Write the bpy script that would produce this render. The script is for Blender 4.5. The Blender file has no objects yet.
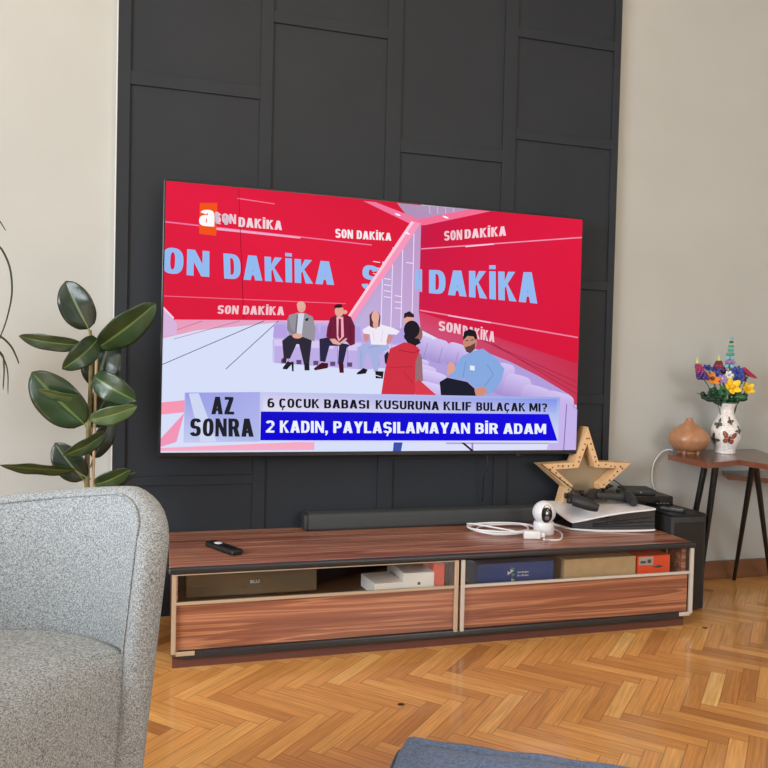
import bpy, bmesh, math, random
from mathutils import Vector, Matrix
random.seed(7)
C = bpy.context.scene.collection
PI = math.pi
sc = bpy.context.scene
sc.view_settings.view_transform = 'Standard'
sc.view_settings.look = 'None'
sc.view_settings.gamma = 1.0
sc.view_settings.use_curve_mapping = False
sc.view_settings.exposure = 0.12

# ------------------------------------------------------------------ camera
F_PX, YAW, PITCH, ROLL = 760.667, 0.280251, -0.0262626, 0.0238158
CAM = Vector((0.0, -2.52082, 0.830054))
_F = Vector((math.sin(YAW)*math.cos(PITCH), math.cos(YAW)*math.cos(PITCH), math.sin(PITCH)))
_R = Vector((math.cos(YAW), -math.sin(YAW), 0)); _U = _R.cross(_F)
R2 = _R*math.cos(ROLL)+_U*math.sin(ROLL); U2 = -_R*math.sin(ROLL)+_U*math.cos(ROLL)
cd = bpy.data.cameras.new('camera'); cam = bpy.data.objects.new('camera', cd); C.objects.link(cam)
m = Matrix((R2, U2, -_F)).transposed().to_4x4(); m.translation = CAM
cam.matrix_world = m; cd.sensor_width = 36; cd.lens = F_PX/768*36; cd.clip_start = 0.01
sc.camera = cam

def at(u, v, ax, val):
    """survey helper: where the sight line through a photo point meets a plane of the room"""
    d = _F + R2*((u-384)/F_PX) + U2*((384-v)/F_PX)
    return CAM + d*((val-CAM[ax])/d[ax])

# ------------------------------------------------------------------ materials
def s2l(c):
    return tuple(((x/255)/12.92 if x/255 <= 0.04045 else ((x/255+0.055)/1.055)**2.4) for x in c)
def mat(name, rgb=(128,128,128), rough=0.5, metal=0.0, spec=0.5, coat=0.0, emit=None, bump=None, noise=None, trans=0, sheen=0):
    M = bpy.data.materials.new(name); M.use_nodes = True
    nt = M.node_tree; b = nt.nodes['Principled BSDF']; c = s2l(rgb)
    b.inputs['Base Color'].default_value = (*c, 1); b.inputs['Roughness'].default_value = rough
    b.inputs['Metallic'].default_value = metal; b.inputs['Specular IOR Level'].default_value = spec
    b.inputs['Coat Weight'].default_value = coat; b.inputs['Coat Roughness'].default_value = 0.12
    b.inputs['Sheen Weight'].default_value = sheen
    if emit: b.inputs['Emission Color'].default_value = (*s2l(emit[0]), 1); b.inputs['Emission Strength'].default_value = emit[1]
    if noise:       # (scale, second colour, detail)
        tc = nt.nodes.new('ShaderNodeTexCoord'); mp = nt.nodes.new('ShaderNodeMapping')
        mp.inputs['Scale'].default_value = noise[3] if len(noise) > 3 else (1,1,1)
        n = nt.nodes.new('ShaderNodeTexNoise'); n.inputs['Scale'].default_value = noise[0]; n.inputs['Detail'].default_value = noise[2]
        r = nt.nodes.new('ShaderNodeValToRGB'); r.color_ramp.elements[0].position = .35; r.color_ramp.elements[1].position = .65
        r.color_ramp.elements[0].color = (*c, 1); r.color_ramp.elements[1].color = (*s2l(noise[1]), 1)
        L = nt.links.new
        L(tc.outputs['Object'], mp.inputs[0]); L(mp.outputs[0], n.inputs[0]); L(n.outputs[0], r.inputs[0]); L(r.outputs[0], b.inputs['Base Color'])
    if bump:
        tc = nt.nodes.new('ShaderNodeTexCoord'); n = nt.nodes.new('ShaderNodeTexNoise'); n.inputs['Scale'].default_value = bump[0]; n.inputs['Detail'].default_value = 3
        bp = nt.nodes.new('ShaderNodeBump'); bp.inputs['Strength'].default_value = bump[1]; bp.inputs['Distance'].default_value = bump[2] if len(bump) > 2 else .002
        L = nt.links.new; L(tc.outputs['Object'], n.inputs[0]); L(n.outputs[0], bp.inputs['Height']); L(bp.outputs[0], b.inputs['Normal'])
    return M
def wood(name, cols, scale, rough=.35, coat=0.0, bumps=.1, dist=.6):
    """streaked wood; scale stretches the noise across the grain"""
    M = bpy.data.materials.new(name); M.use_nodes = True; nt = M.node_tree; b = nt.nodes['Principled BSDF']; L = nt.links.new; N = nt.nodes.new
    tc = N('ShaderNodeTexCoord'); mp = N('ShaderNodeMapping'); mp.inputs['Scale'].default_value = scale
    n = N('ShaderNodeTexNoise'); n.inputs['Scale'].default_value = 1; n.inputs['Detail'].default_value = 4; n.inputs['Roughness'].default_value = .55; n.inputs['Distortion'].default_value = dist
    r = N('ShaderNodeValToRGB'); r.color_ramp.elements.remove(r.color_ramp.elements[0])
    for i, (p, c) in enumerate(cols):
        e = r.color_ramp.elements[0] if i == 0 else r.color_ramp.elements.new(p)
        e.position = p; e.color = (*s2l(c), 1)
    mp2 = N('ShaderNodeMapping'); mp2.inputs['Scale'].default_value = tuple(s*6 for s in scale)
    n2 = N('ShaderNodeTexNoise'); n2.inputs['Scale'].default_value = 1; n2.inputs['Detail'].default_value = 2
    mx = N('ShaderNodeMixRGB'); mx.blend_type = 'MULTIPLY'; mx.inputs[0].default_value = .2
    L(tc.outputs['Object'], mp.inputs[0]); L(mp.outputs[0], n.inputs[0]); L(n.outputs[0], r.inputs[0])
    L(tc.outputs['Object'], mp2.inputs[0]); L(mp2.outputs[0], n2.inputs[0]); L(r.outputs[0], mx.inputs[1]); L(n2.outputs[0], mx.inputs[2])
    L(mx.outputs[0], b.inputs['Base Color']); b.inputs['Roughness'].default_value = rough; b.inputs['Coat Weight'].default_value = coat; b.inputs['Coat Roughness'].default_value = .15
    bp = N('ShaderNodeBump'); bp.inputs['Strength'].default_value = bumps; bp.inputs['Distance'].default_value = .001; L(n2.outputs[0], bp.inputs['Height']); L(bp.outputs[0], b.inputs['Normal'])
    return M

M = {}
M['wall'] = mat('wall_paint', (186,188,185), .9, spec=.2, noise=(3,(182,184,181),3), bump=(60,.15,.001))
M['ceiling'] = mat('ceiling_paint', (232,226,212), .9)
M['panel'] = mat('charcoal_panel_paint', (41,46,53), .6, spec=.3, noise=(4,(38,43,50),3), bump=(90,.12,.0008))
M['white'] = mat('white_gloss_plastic', (235,237,240), .3)
M['trimwhite'] = mat('white_strip', (225,226,222), .6)
M['black'] = mat('black_satin_plastic', (22,23,25), .4)
M['blackgloss'] = mat('black_gloss_plastic', (12,13,15), .12)
M['blackmatt'] = mat('black_matt_shell', (40,42,45), .55, bump=(400,.1,.0005))
M['blackmetal'] = mat('black_powder_metal', (28,30,33), .35, metal=.3)
M['bezel'] = mat('tv_bezel', (20,20,23), .3)
M['cloth_grille'] = mat('soundbar_fabric', (62,66,69), .8, bump=(900,.4,.0006))
M['edge'] = mat('black_edge_band', (38,39,43), .35, spec=.6)
M['alu'] = mat('champagne_frame', (196,178,154), .4, metal=.35)
M['alu_white'] = mat('pale_frame', (214,208,200), .45, metal=.2)
M['cab'] = wood('walnut_laminate', [(0.0,(84,48,40)),(.36,(116,68,56)),(.44,(150,94,76)),(.48,(208,148,120)),(.51,(128,76,62)),(.58,(168,108,88)),(.62,(220,164,136)),(.66,(132,80,66)),(1,(150,94,78))], (.45,24,24), .33, .25)
M['cab_front'] = wood('walnut_drawer_laminate', [(0.0,(96,52,40)),(.36,(128,74,54)),(.44,(158,98,70)),(.47,(196,134,98)),(.5,(134,80,58)),(.58,(166,102,76)),(.61,(204,142,106)),(.65,(146,88,64)),(1,(170,106,78))], (.45,16,18), .3, .25)
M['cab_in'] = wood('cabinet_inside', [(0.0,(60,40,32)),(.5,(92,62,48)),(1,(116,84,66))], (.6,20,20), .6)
M['plinth'] = wood('plinth_laminate', [(0.0,(84,46,40)),(.5,(104,60,50)),(1,(122,74,62))], (.8,18,18), .45)
M['base'] = wood('baseboard_wood', [(0.0,(96,62,38)),(.5,(128,86,56)),(1,(150,106,72))], (1.2,18,18), .35, .2)
M['tabletop'] = wood('rosewood_top', [(0.0,(66,36,28)),(.45,(104,62,46)),(.6,(84,48,38)),(1,(140,92,70))], (9,9,3), .25, .4)
M['tableedge'] = wood('table_edge_wood', [(0.0,(100,56,42)),(.5,(132,80,60)),(1,(156,102,80))], (9,9,20), .3, .3)
M['diffuser'] = wood('bamboo_print', [(0.0,(150,100,70)),(.5,(186,132,96)),(1,(206,154,118))], (50,50,9), .4, .1)
M['star'] = wood('pine_star', [(0.0,(214,166,118)),(.5,(242,198,148)),(1,(250,220,178))], (22,22,22), .55)
M['starback'] = mat('mirror_back', (176,160,134), .25, metal=.5)
M['hole'] = mat('dark_hole', (70,44,26), .8)
M['cardboard'] = mat('cardboard', (206,176,134), .8, noise=(40,(198,168,126),3))
M['orange'] = mat('orange_card', (250,84,36), .5)
M['orangedark'] = mat('orange_card_dark', (196,54,26), .5)  # deeper orange for the label strip of the tall carton
M['bluebox'] = mat('navy_card', (24,66,136), .45)
M['boxwhite'] = mat('white_card', (246,245,242), .5)
M['ink'] = mat('grey_ink', (70,72,76), .6)
M['inkwhite'] = mat('white_ink', (225,228,232), .6)
M['inkteal'] = mat('teal_ink', (90,150,140), .6)
M['inkgreen'] = mat('lime_ink', (190,200,110), .6)
M['label'] = mat('pale_label', (188,184,176), .6)
M['dvd'] = mat('bronze_player_front', (140,118,90), .35, metal=.4)
M['steel'] = mat('steel', (150,150,152), .3, metal=.8)
M['stem'] = mat('plant_stem', (104,92,52), .6, noise=(60,(130,118,76),2))
M['stake'] = mat('bamboo_stake', (196,168,132), .6)
M['soil'] = mat('potting_soil', (48,36,28), .95, bump=(80,1,.01))
M['pot'] = mat('terracotta', (168,104,78), .8)
M['potwhite'] = mat('white_pot', (210,208,204), .4)
M['thinleaf'] = mat('thin_dark_leaf', (54,58,40), .5)
M['porcelain'] = mat('vase_glaze', (246,243,240), .15, noise=(150,(226,218,218),3))
M['vasegreen'] = mat('vase_rim_green', (40,92,72), .2)
M['bf_orange'] = mat('butterfly_orange', (190,92,58), .3, noise=(120,(120,50,40),2))
M['bf_dark'] = mat('butterfly_dark', (48,42,48), .3)
M['bf_grey'] = mat('butterfly_grey', (112,118,112), .3, noise=(120,(70,74,74),2))
M['gold'] = mat('spring_copper', (176,140,96), .4, metal=.5)

def fabric(name, a, b_, scale, rough=.95, strength=.5, dist=.0015):
    Mx = bpy.data.materials.new(name); Mx.use_nodes = True; nt = Mx.node_tree; b = nt.nodes['Principled BSDF']; L = nt.links.new; N = nt.nodes.new
    tc = N('ShaderNodeTexCoord'); outs = []
    for sx, sz in ((1, .38), (.38, 1)):
        mp = N('ShaderNodeMapping'); mp.inputs['Scale'].default_value = (scale*sx, scale*sx, scale*sz)
        n = N('ShaderNodeTexNoise'); n.inputs['Scale'].default_value = 1; n.inputs['Detail'].default_value = 2
        L(tc.outputs['Object'], mp.inputs[0]); L(mp.outputs[0], n.inputs[0]); outs.append(n.outputs[0])
    mm = N('ShaderNodeMath'); mm.operation = 'ADD'; L(outs[0], mm.inputs[0]); L(outs[1], mm.inputs[1])
    mr = N('ShaderNodeMapRange'); mr.inputs['From Min'].default_value = .78; mr.inputs['From Max'].default_value = 1.22; L(mm.outputs[0], mr.inputs[0])
    r = N('ShaderNodeMixRGB'); r.inputs[1].default_value = (*s2l(a), 1); r.inputs[2].default_value = (*s2l(b_), 1); L(mr.outputs[0], r.inputs[0]); L(r.outputs[0], b.inputs['Base Color'])
    bp = N('ShaderNodeBump'); bp.inputs['Strength'].default_value = strength; bp.inputs['Distance'].default_value = dist; L(mm.outputs[0], bp.inputs['Height']); L(bp.outputs[0], b.inputs['Normal'])
    b.inputs['Roughness'].default_value = rough; b.inputs['Specular IOR Level'].default_value = .2; b.inputs['Sheen Weight'].default_value = .15
    return Mx
M['chair'] = fabric('heather_grey_weave', (104,111,117), (186,193,198), 850)
M['denim'] = fabric('blue_cotton', (84,102,134), (112,132,166), 300, strength=.25)
M['denimpipe'] = fabric('blue_piping', (56,68,94), (76,92,122), 300, strength=.25)

def leaf_mat(name, dark, mid, rib):
    Mx = bpy.data.materials.new(name); Mx.use_nodes = True; nt = Mx.node_tree; b = nt.nodes['Principled BSDF']; L = nt.links.new; N = nt.nodes.new
    uv = N('ShaderNodeUVMap'); uv.uv_map = 'uv'; sp = N('ShaderNodeSeparateXYZ'); L(uv.outputs[0], sp.inputs[0])
    ab = N('ShaderNodeMath'); ab.operation = 'ABSOLUTE'; L(sp.outputs[0], ab.inputs[0])
    r = N('ShaderNodeValToRGB'); e = r.color_ramp.elements
    e[0].position = 0; e[0].color = (*s2l(rib), 1); e[1].position = 1; e[1].color = (*s2l(dark), 1)
    x = e.new(.045); x.color = (*s2l(rib), 1); x = e.new(.085); x.color = (*s2l(mid), 1)
    L(ab.outputs[0], r.inputs[0]); L(r.outputs[0], b.inputs['Base Color'])
    wv = N('ShaderNodeTexWave'); wv.inputs['Scale'].default_value = 9; wv.inputs['Distortion'].default_value = 1; L(uv.outputs[0], wv.inputs[0])
    bp = N('ShaderNodeBump'); bp.inputs['Strength'].default_value = .12; bp.inputs['Distance'].default_value = .002; L(wv.outputs[0], bp.inputs['Height']); L(bp.outputs[0], b.inputs['Normal'])
    b.inputs['Roughness'].default_value = .28; b.inputs['Coat Weight'].default_value = .3; b.inputs['Coat Roughness'].default_value = .1
    return Mx
M['leaf'] = leaf_mat('rubber_leaf', (30,56,32), (42,74,40), (104,128,74))
M['leafdark'] = leaf_mat('rubber_leaf_dark', (18,36,26), (26,48,34), (110,124,96))
M['leafpale'] = leaf_mat('rubber_leaf_underside', (74,100,64), (84,110,70), (126,146,96))

gl = bpy.data.materials.new('clear_glass'); gl.use_nodes = True; nt = gl.node_tree; nt.nodes.remove(nt.nodes['Principled BSDF'])
_g = nt.nodes.new('ShaderNodeBsdfGlossy'); _g.inputs['Roughness'].default_value = .03
_t = nt.nodes.new('ShaderNodeBsdfTransparent'); _t.inputs[0].default_value = (.97,.965,.95,1); _mx = nt.nodes.new('ShaderNodeMixShader'); _lw = nt.nodes.new('ShaderNodeLayerWeight'); _pw = nt.nodes.new('ShaderNodeMath'); _pw.operation = 'POWER'; _pw.inputs[1].default_value = 5; nt.links.new(_lw.outputs['Facing'], _pw.inputs[0]); _fr = nt.nodes.new('ShaderNodeMath'); _fr.operation = 'MULTIPLY_ADD'; _fr.inputs[1].default_value = .6; _fr.inputs[2].default_value = .03; nt.links.new(_pw.outputs[0], _fr.inputs[0])
nt.links.new(_fr.outputs[0], _mx.inputs[0]); nt.links.new(_t.outputs[0], _mx.inputs[1]); nt.links.new(_g.outputs[0], _mx.inputs[2]); nt.links.new(_mx.outputs[0], nt.nodes['Material Output'].inputs[0])
M['glass'] = gl

# floor: planks with a tone each
fl = bpy.data.materials.new('oak_parquet'); fl.use_nodes = True; nt = fl.node_tree; b = nt.nodes['Principled BSDF']; L = nt.links.new; N = nt.nodes.new
at_ = N('ShaderNodeAttribute'); at_.attribute_name = 'tone'
r = N('ShaderNodeValToRGB'); e = r.color_ramp.elements; e[0].position = 0; e[0].color = (*s2l((170,110,58)), 1); e[1].position = 1; e[1].color = (*s2l((246,200,128)), 1)
for p_, c_ in ((.25,(206,144,78)),(.5,(224,162,90)),(.85,(238,182,108))): x = e.new(p_); x.color = (*s2l(c_), 1)
L(at_.outputs['Fac'], r.inputs[0])
uv = N('ShaderNodeUVMap'); uv.uv_map = 'grain'; mp = N('ShaderNodeMapping'); mp.inputs['Scale'].default_value = (7,150,1)
n = N('ShaderNodeTexNoise'); n.inputs['Scale'].default_value = 1; n.inputs['Detail'].default_value = 5; n.inputs['Distortion'].default_value = .7
L(uv.outputs[0], mp.inputs[0]); L(mp.outputs[0], n.inputs[0])
mr = N('ShaderNodeMapRange'); mr.inputs['From Min'].default_value = .3; mr.inputs['From Max'].default_value = .7; mr.inputs['To Min'].default_value = .76; mr.inputs['To Max'].default_value = 1.16; L(n.outputs[0], mr.inputs[0])
mu = N('ShaderNodeMixRGB'); mu.blend_type = 'MULTIPLY'; mu.inputs[0].default_value = 1; L(r.outputs[0], mu.inputs[1]); L(mr.outputs[0], mu.inputs[2])
# joint lines
ue = N('ShaderNodeUVMap'); ue.uv_map = 'edge'; se = N('ShaderNodeSeparateXYZ'); L(ue.outputs[0], se.inputs[0])
def edge(out, w):
    a = N('ShaderNodeMath'); a.operation = 'SUBTRACT'; L(out, a.inputs[0]); a.inputs[1].default_value = .5
    c = N('ShaderNodeMath'); c.operation = 'ABSOLUTE'; L(a.outputs[0], c.inputs[0])
    d = N('ShaderNodeMapRange'); d.inputs['From Min'].default_value = .5-w; d.inputs['From Max'].default_value = .5; L(c.outputs[0], d.inputs[0]); return d.outputs[0]
mxm = N('ShaderNodeMath'); mxm.operation = 'MAXIMUM'; L(edge(se.outputs[0], .008), mxm.inputs[0]); L(edge(se.outputs[1], .045), mxm.inputs[1])
m2 = N('ShaderNodeMixRGB'); m2.inputs[2].default_value = (*s2l((84,46,22)), 1)
mf = N('ShaderNodeMath'); mf.operation = 'MULTIPLY'; mf.inputs[1].default_value = .6; L(mxm.outputs[0], mf.inputs[0]); L(mf.outputs[0], m2.inputs[0]); L(mu.outputs[0], m2.inputs[1]); L(m2.outputs[0], b.inputs['Base Color'])
b.inputs['Roughness'].default_value = .3; b.inputs['Coat Weight'].default_value = .55; b.inputs['Coat Roughness'].default_value = .1
tcw = N('ShaderNodeTexCoord'); nw = N('ShaderNodeTexNoise'); nw.inputs['Scale'].default_value = 9; nw.inputs['Detail'].default_value = 2; L(tcw.outputs['Object'], nw.inputs[0])
bp = N('ShaderNodeBump'); bp.inputs['Strength'].default_value = .25; bp.inputs['Distance'].default_value = .002; L(nw.outputs[0], bp.inputs['Height']); L(bp.outputs[0], b.inputs['Coat Normal']); L(bp.outputs[0], b.inputs['Normal'])
M['floor'] = fl

# TV picture: colour attribute shines
em = bpy.data.materials.new('tv_picture'); em.use_nodes = True; nt = em.node_tree; b = nt.nodes['Principled BSDF']
a = nt.nodes.new('ShaderNodeAttribute'); a.attribute_name = 'col'; nt.links.new(a.outputs['Color'], b.inputs['Emission Color']); b.inputs['Emission Strength'].default_value = .93
b.inputs['Base Color'].default_value = (0,0,0,1); b.inputs['Roughness'].default_value = .5; b.inputs['Specular IOR Level'].default_value = .02
M['picture'] = em

# ------------------------------------------------------------------ mesh tools
def obj(name, bm, material, parent=None, smooth=None, loc=None, keep=False):
    me = bpy.data.meshes.new(name)
    if not keep: bmesh.ops.recalc_face_normals(bm, faces=bm.faces)
    if smooth is not None:
        for f in bm.faces: f.smooth = True
        for e_ in bm.edges:
            if len(e_.link_faces) == 2: e_.smooth = e_.calc_face_angle(0) < math.radians(smooth)
    bm.to_mesh(me); bm.free()
    for mm in (material if isinstance(material, (list, tuple)) else [material]): me.materials.append(M[mm] if isinstance(mm, str) else mm)
    o = bpy.data.objects.new(name, me); C.objects.link(o)
    if parent is not None:
        o.parent = parent
    if loc is not None: o.location = loc
    return o
def tag(o, label=None, cat=None, group=None, kind=None):
    if label: o['label'] = label
    if cat: o['category'] = cat
    if group: o['group'] = group
    if kind: o['kind'] = kind
    return o
def thing(name, label, cat, loc=(0,0,0), rz=0, group=None):
    o = bpy.data.objects.new(name, None); C.objects.link(o); o.location = loc; o.rotation_euler = (0,0,rz); o.empty_display_size = .05
    return tag(o, label, cat, group)
def box(bm, x0, x1, y0, y1, z0, z1, bev=0, seg=2, mi=0, mtx=None):
    r_ = bmesh.ops.create_cube(bm, size=1)
    vs = r_['verts']
    for v in vs: v.co = Vector(((x0+x1)/2+v.co.x*(x1-x0), (y0+y1)/2+v.co.y*(y1-y0), (z0+z1)/2+v.co.z*(z1-z0)))
    fs = set(f for v in vs for f in v.link_faces)
    if bev:
        es = set(e_ for v in vs for e_ in v.link_edges)
        rr = bmesh.ops.bevel(bm, geom=list(es), offset=bev, segments=seg, affect='EDGES', profile=.5)
        fs = set(rr['faces']) | {f for f in fs if f.is_valid}
        vs = list({v for f in fs for v in f.verts})
    for f in fs:
        if f.is_valid: f.material_index = mi
    if mtx is not None:
        for v in vs: v.co = mtx @ v.co
    return bm
def nb(): return bmesh.new()
def bx(*a_, **k): return box(nb(), *a_, **k)
def lathe(bm, prof, n=40, mi=0, cx=0, cy=0):
    rings = []
    for r_, z in prof:
        rings.append([bm.verts.new((cx+r_*math.cos(2*PI*i/n), cy+r_*math.sin(2*PI*i/n), z)) for i in range(n)] if r_ > 1e-6 else [bm.verts.new((cx, cy, z))])
    for a_, b_ in zip(rings, rings[1:]):
        for i in range(n):
            j = (i+1) % n
            if len(a_) == 1 and len(b_) == 1: continue
            if len(a_) == 1: f = bm.faces.new((a_[0], b_[i], b_[j]))
            elif len(b_) == 1: f = bm.faces.new((a_[i], a_[j], b_[0]))
            else: f = bm.faces.new((a_[i], a_[j], b_[j], b_[i]))
            f.material_index = mi
    return bm
def spline(pts, n=8):
    pts = [Vector(p) for p in pts]; out = []
    P = [pts[0]*2-pts[1]]+pts+[pts[-1]*2-pts[-2]]
    for i in range(1, len(P)-2):
        for k in range(n):
            t = k/n; a_, b_, c, d = P[i-1], P[i], P[i+1], P[i+2]
            out.append(.5*((2*b_)+(c-a_)*t+(2*a_-5*b_+4*c-d)*t*t+(3*b_-a_-3*c+d)*t**3))
    out.append(pts[-1]); return out
def tube(bm, pts, r_, n=8, mi=0, caps=True):
    pts = [Vector(p) for p in pts]; rr = r_ if isinstance(r_, (list, tuple)) else [r_]*len(pts); rings = []
    up = None
    for i, p in enumerate(pts):
        t = (pts[min(i+1, len(pts)-1)]-pts[max(i-1, 0)]).normalized()
        if up is None:
            up = Vector((0,0,1)) if abs(t.z) < .9 else Vector((1,0,0))
        x = t.cross(up).normalized(); y = x.cross(t).normalized(); up = y
        rings.append([bm.verts.new(p+x*rr[i]*math.cos(2*PI*k/n)+y*rr[i]*math.sin(2*PI*k/n)) for k in range(n)])
    for a_, b_ in zip(rings, rings[1:]):
        for k in range(n):
            f = bm.faces.new((a_[k], a_[(k+1)%n], b_[(k+1)%n], b_[k])); f.material_index = mi
    if caps:
        for rg in (rings[0][::-1], rings[-1]): bm.faces.new(rg).material_index = mi
    return bm
def prism(bm, poly, z0, z1, mi=0, f=None):
    """extrude a plan polygon; f maps (x, y, z) to a point"""
    f = f or (lambda x, y, z: (x, y, z))
    a_ = [bm.verts.new(f(x, y, z0)) for x, y in poly]; b_ = [bm.verts.new(f(x, y, z1)) for x, y in poly]
    fs = [bm.faces.new(a_[::-1]), bm.faces.new(b_)]
    for i in range(len(poly)):
        j = (i+1) % len(poly); fs.append(bm.faces.new((a_[i], a_[j], b_[j], b_[i])))
    for q in fs: q.material_index = mi
    return bm
def ball(bm, c, r_, s=(1,1,1), seg=16, ring=10, mi=0):
    q = bmesh.ops.create_uvsphere(bm, u_segments=seg, v_segments=ring, radius=r_)
    for v in q['verts']:
        v.co = Vector((v.co.x*s[0], v.co.y*s[1], v.co.z*s[2]))+Vector(c)
        for f in v.link_faces: f.material_index = mi
    return bm
def glyphs(body, bold=0.0, shear=0.0):
    """outline triangles of a word, normalised to its bounding box"""
    cu = bpy.data.curves.new('txt', 'FONT'); cu.body = body; cu.offset = bold; cu.shear = shear; cu.resolution_u = 4; cu.space_character = 1.06
    o = bpy.data.objects.new('txt', cu); C.objects.link(o)
    dg = bpy.context.evaluated_depsgraph_get(); me = bpy.data.meshes.new_from_object(o.evaluated_get(dg))
    vs = [v.co.copy() for v in me.vertices]; fs = [tuple(p.vertices) for p in me.polygons]
    bpy.data.objects.remove(o); bpy.data.curves.remove(cu); bpy.data.meshes.remove(me)
    return vs, fs
def text_flat(bm, body, origin, xdir, ydir, width, height, bold=.01, mi=0):
    vs, fs = glyphs(body, bold); x0 = min(v.x for v in vs); x1 = max(v.x for v in vs); y0 = min(v.y for v in vs); y1 = max(v.y for v in vs)
    nv = [bm.verts.new(Vector(origin)+Vector(xdir)*((v.x-x0)/(x1-x0)*width)+Vector(ydir)*((v.y-y0)/(y1-y0)*height)) for v in vs]
    for f in fs:
        try: bm.faces.new([nv[i] for i in f]).material_index = mi
        except ValueError: pass
    return bm

# ------------------------------------------------------------------ room shell
X0, X1, Y0, YW, ZC = -3.5, 3.3, -5.4, 0.03, 2.75
def struct(name, bm, m_): return tag(obj(name, bm, m_), kind='structure')
struct('ceiling', bx(X0-.1, X1+.1, Y0-.1, YW+.1, ZC, ZC+.1), 'ceiling')
struct('wall_back', bx(X0-.1, X1+.1, YW, YW+.1, -.05, ZC), 'wall')
struct('wall_right', bx(X1, X1+.1, Y0, YW, -.05, ZC), 'wall')
struct('wall_front', bx(X0-.1, X1+.1, Y0-.1, Y0, -.05, ZC), 'wall')
WY0, WY1, WZ0, WZ1 = -3.9, -1.7, .65, 2.35
bm = nb(); box(bm, X0-.1, X0, Y0, WY0, -.05, ZC); box(bm, X0-.1, X0, WY1, YW, -.05, ZC); box(bm, X0-.1, X0, WY0, WY1, -.05, WZ0); box(bm, X0-.1, X0, WY0, WY1, WZ1, ZC)
struct('wall_left', bm, 'wall')
bm = nb(); w = .05
for a_ in ((WY0, WY0+w, WZ0, WZ1), (WY1-w, WY1, WZ0, WZ1), (WY0+w, WY1-w, WZ0, WZ0+w), (WY0+w, WY1-w, WZ1-w, WZ1), ((WY0+WY1)/2-.03, (WY0+WY1)/2+.03, WZ0+w, WZ1-w)): box(bm, X0-.08, X0-.03, *a_)
win = struct('window_1', bm, 'white')
struct('baseboard_back', bx(1.6175, X1, .012, YW, 0, .072, bev=.003), 'base')
struct('baseboard_left', bx(X0, -.165, .012, YW, 0, .072, bev=.003), 'base')

# herringbone floor
bm = nb(); tone = bm.loops.layers.float_color.new('tone'); g_uv = bm.loops.layers.uv.new('grain'); e_uv = bm.loops.layers.uv.new('edge')
PW = .166*math.sqrt(2)/6; NP = 6; OFF = -.632
pa = Vector((1,-1))/math.sqrt(2); qa = Vector((1,1))/math.sqrt(2)
def w2(px, qx): return pa*px*PW + qa*qx*PW + Vector((0, OFF))
rng = random.Random(3)
for X in range(-160, 190):
    for Y in range(-190, 160):
        t = (X-Y) % (2*NP)
        if t == 0: c = [(X,Y),(X+NP,Y),(X+NP,Y+1),(X,Y+1)]; horiz = True
        elif t == 2*NP-1: c = [(X,Y),(X+1,Y),(X+1,Y+NP),(X,Y+NP)]; horiz = False
        else: continue
        P = [w2(*q) for q in c]; ctr = sum(P, Vector((0,0)))/4
        if not (X0-.15 < ctr.x < X1+.15 and Y0-.15 < ctr.y < YW+.18): continue
        f = bm.faces.new([bm.verts.new((p.x, p.y, 0)) for p in P])
        v_ = min(1, max(0, rng.gauss(.5, .2))) if rng.random() > .12 else rng.random(); ou = rng.random()*60; ov = rng.random()*60
        for k, lp in enumerate(f.loops):
            lp[tone] = (v_, v_, v_, 1)
            a_, b_ = ((0,0),(1,0),(1,1),(0,1))[k] if horiz else ((0,0),(0,1),(1,1),(1,0))[k]
            lp[e_uv].uv = (a_, b_); lp[g_uv].uv = (ou+a_*PW*NP, ov+b_*PW)
bmesh.ops.bisect_plane(bm, geom=bm.verts[:]+bm.edges[:]+bm.faces[:], plane_co=(0,YW,0), plane_no=(0,1,0), clear_outer=True)
bmesh.ops.bisect_plane(bm, geom=bm.verts[:]+bm.edges[:]+bm.faces[:], plane_co=(X0,0,0), plane_no=(-1,0,0), clear_outer=True)
bmesh.ops.bisect_plane(bm, geom=bm.verts[:]+bm.edges[:]+bm.faces[:], plane_co=(X1,0,0), plane_no=(1,0,0), clear_outer=True)
bmesh.ops.bisect_plane(bm, geom=bm.verts[:]+bm.edges[:]+bm.faces[:], plane_co=(0,Y0,0), plane_no=(0,-1,0), clear_outer=True)
struct('floor', bm, 'floor')

# charcoal wall panelling: board with raised strips (recessed fields between)
PL, PR = -.156, 1.616
bm = nb(); box(bm, PL, PR, .007, YW, 0, ZC)
cols = [(-.118,.283), (.323,.711), (.764,1.146), (1.196,1.588)]
fields = [[(.0,.425),(.455,1.683),(1.725,2.5)], [(.0,.6),(.64,1.937),(1.975,2.6)], [(0,.5),(.54,1.56),(1.605,2.6)], [(0,.70),(.735,1.125),(1.16,1.650),(1.685,2.013),(2.05,2.6)]]
xs = [PL]+[c for q in cols for c in q]+[PR]
for i in range(0, len(xs), 2): box(bm, xs[i], xs[i+1], 0, .010, 0, ZC, bev=.0008, seg=1)
for (a_, b_), fz in zip(cols, fields):
    zs = [q for f in fz for q in f][1:]+[ZC]
    for i in range(0, len(zs)-1, 2): box(bm, a_, b_, .0003, .010, zs[i], zs[i+1], bev=.0008, seg=1)
struct('trim_1', bm, 'panel')
struct('trim_2', bx(PL-.004, PL, .004, YW, .072, ZC), 'trimwhite')  # thin white strip along the left edge of the panelling

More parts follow.
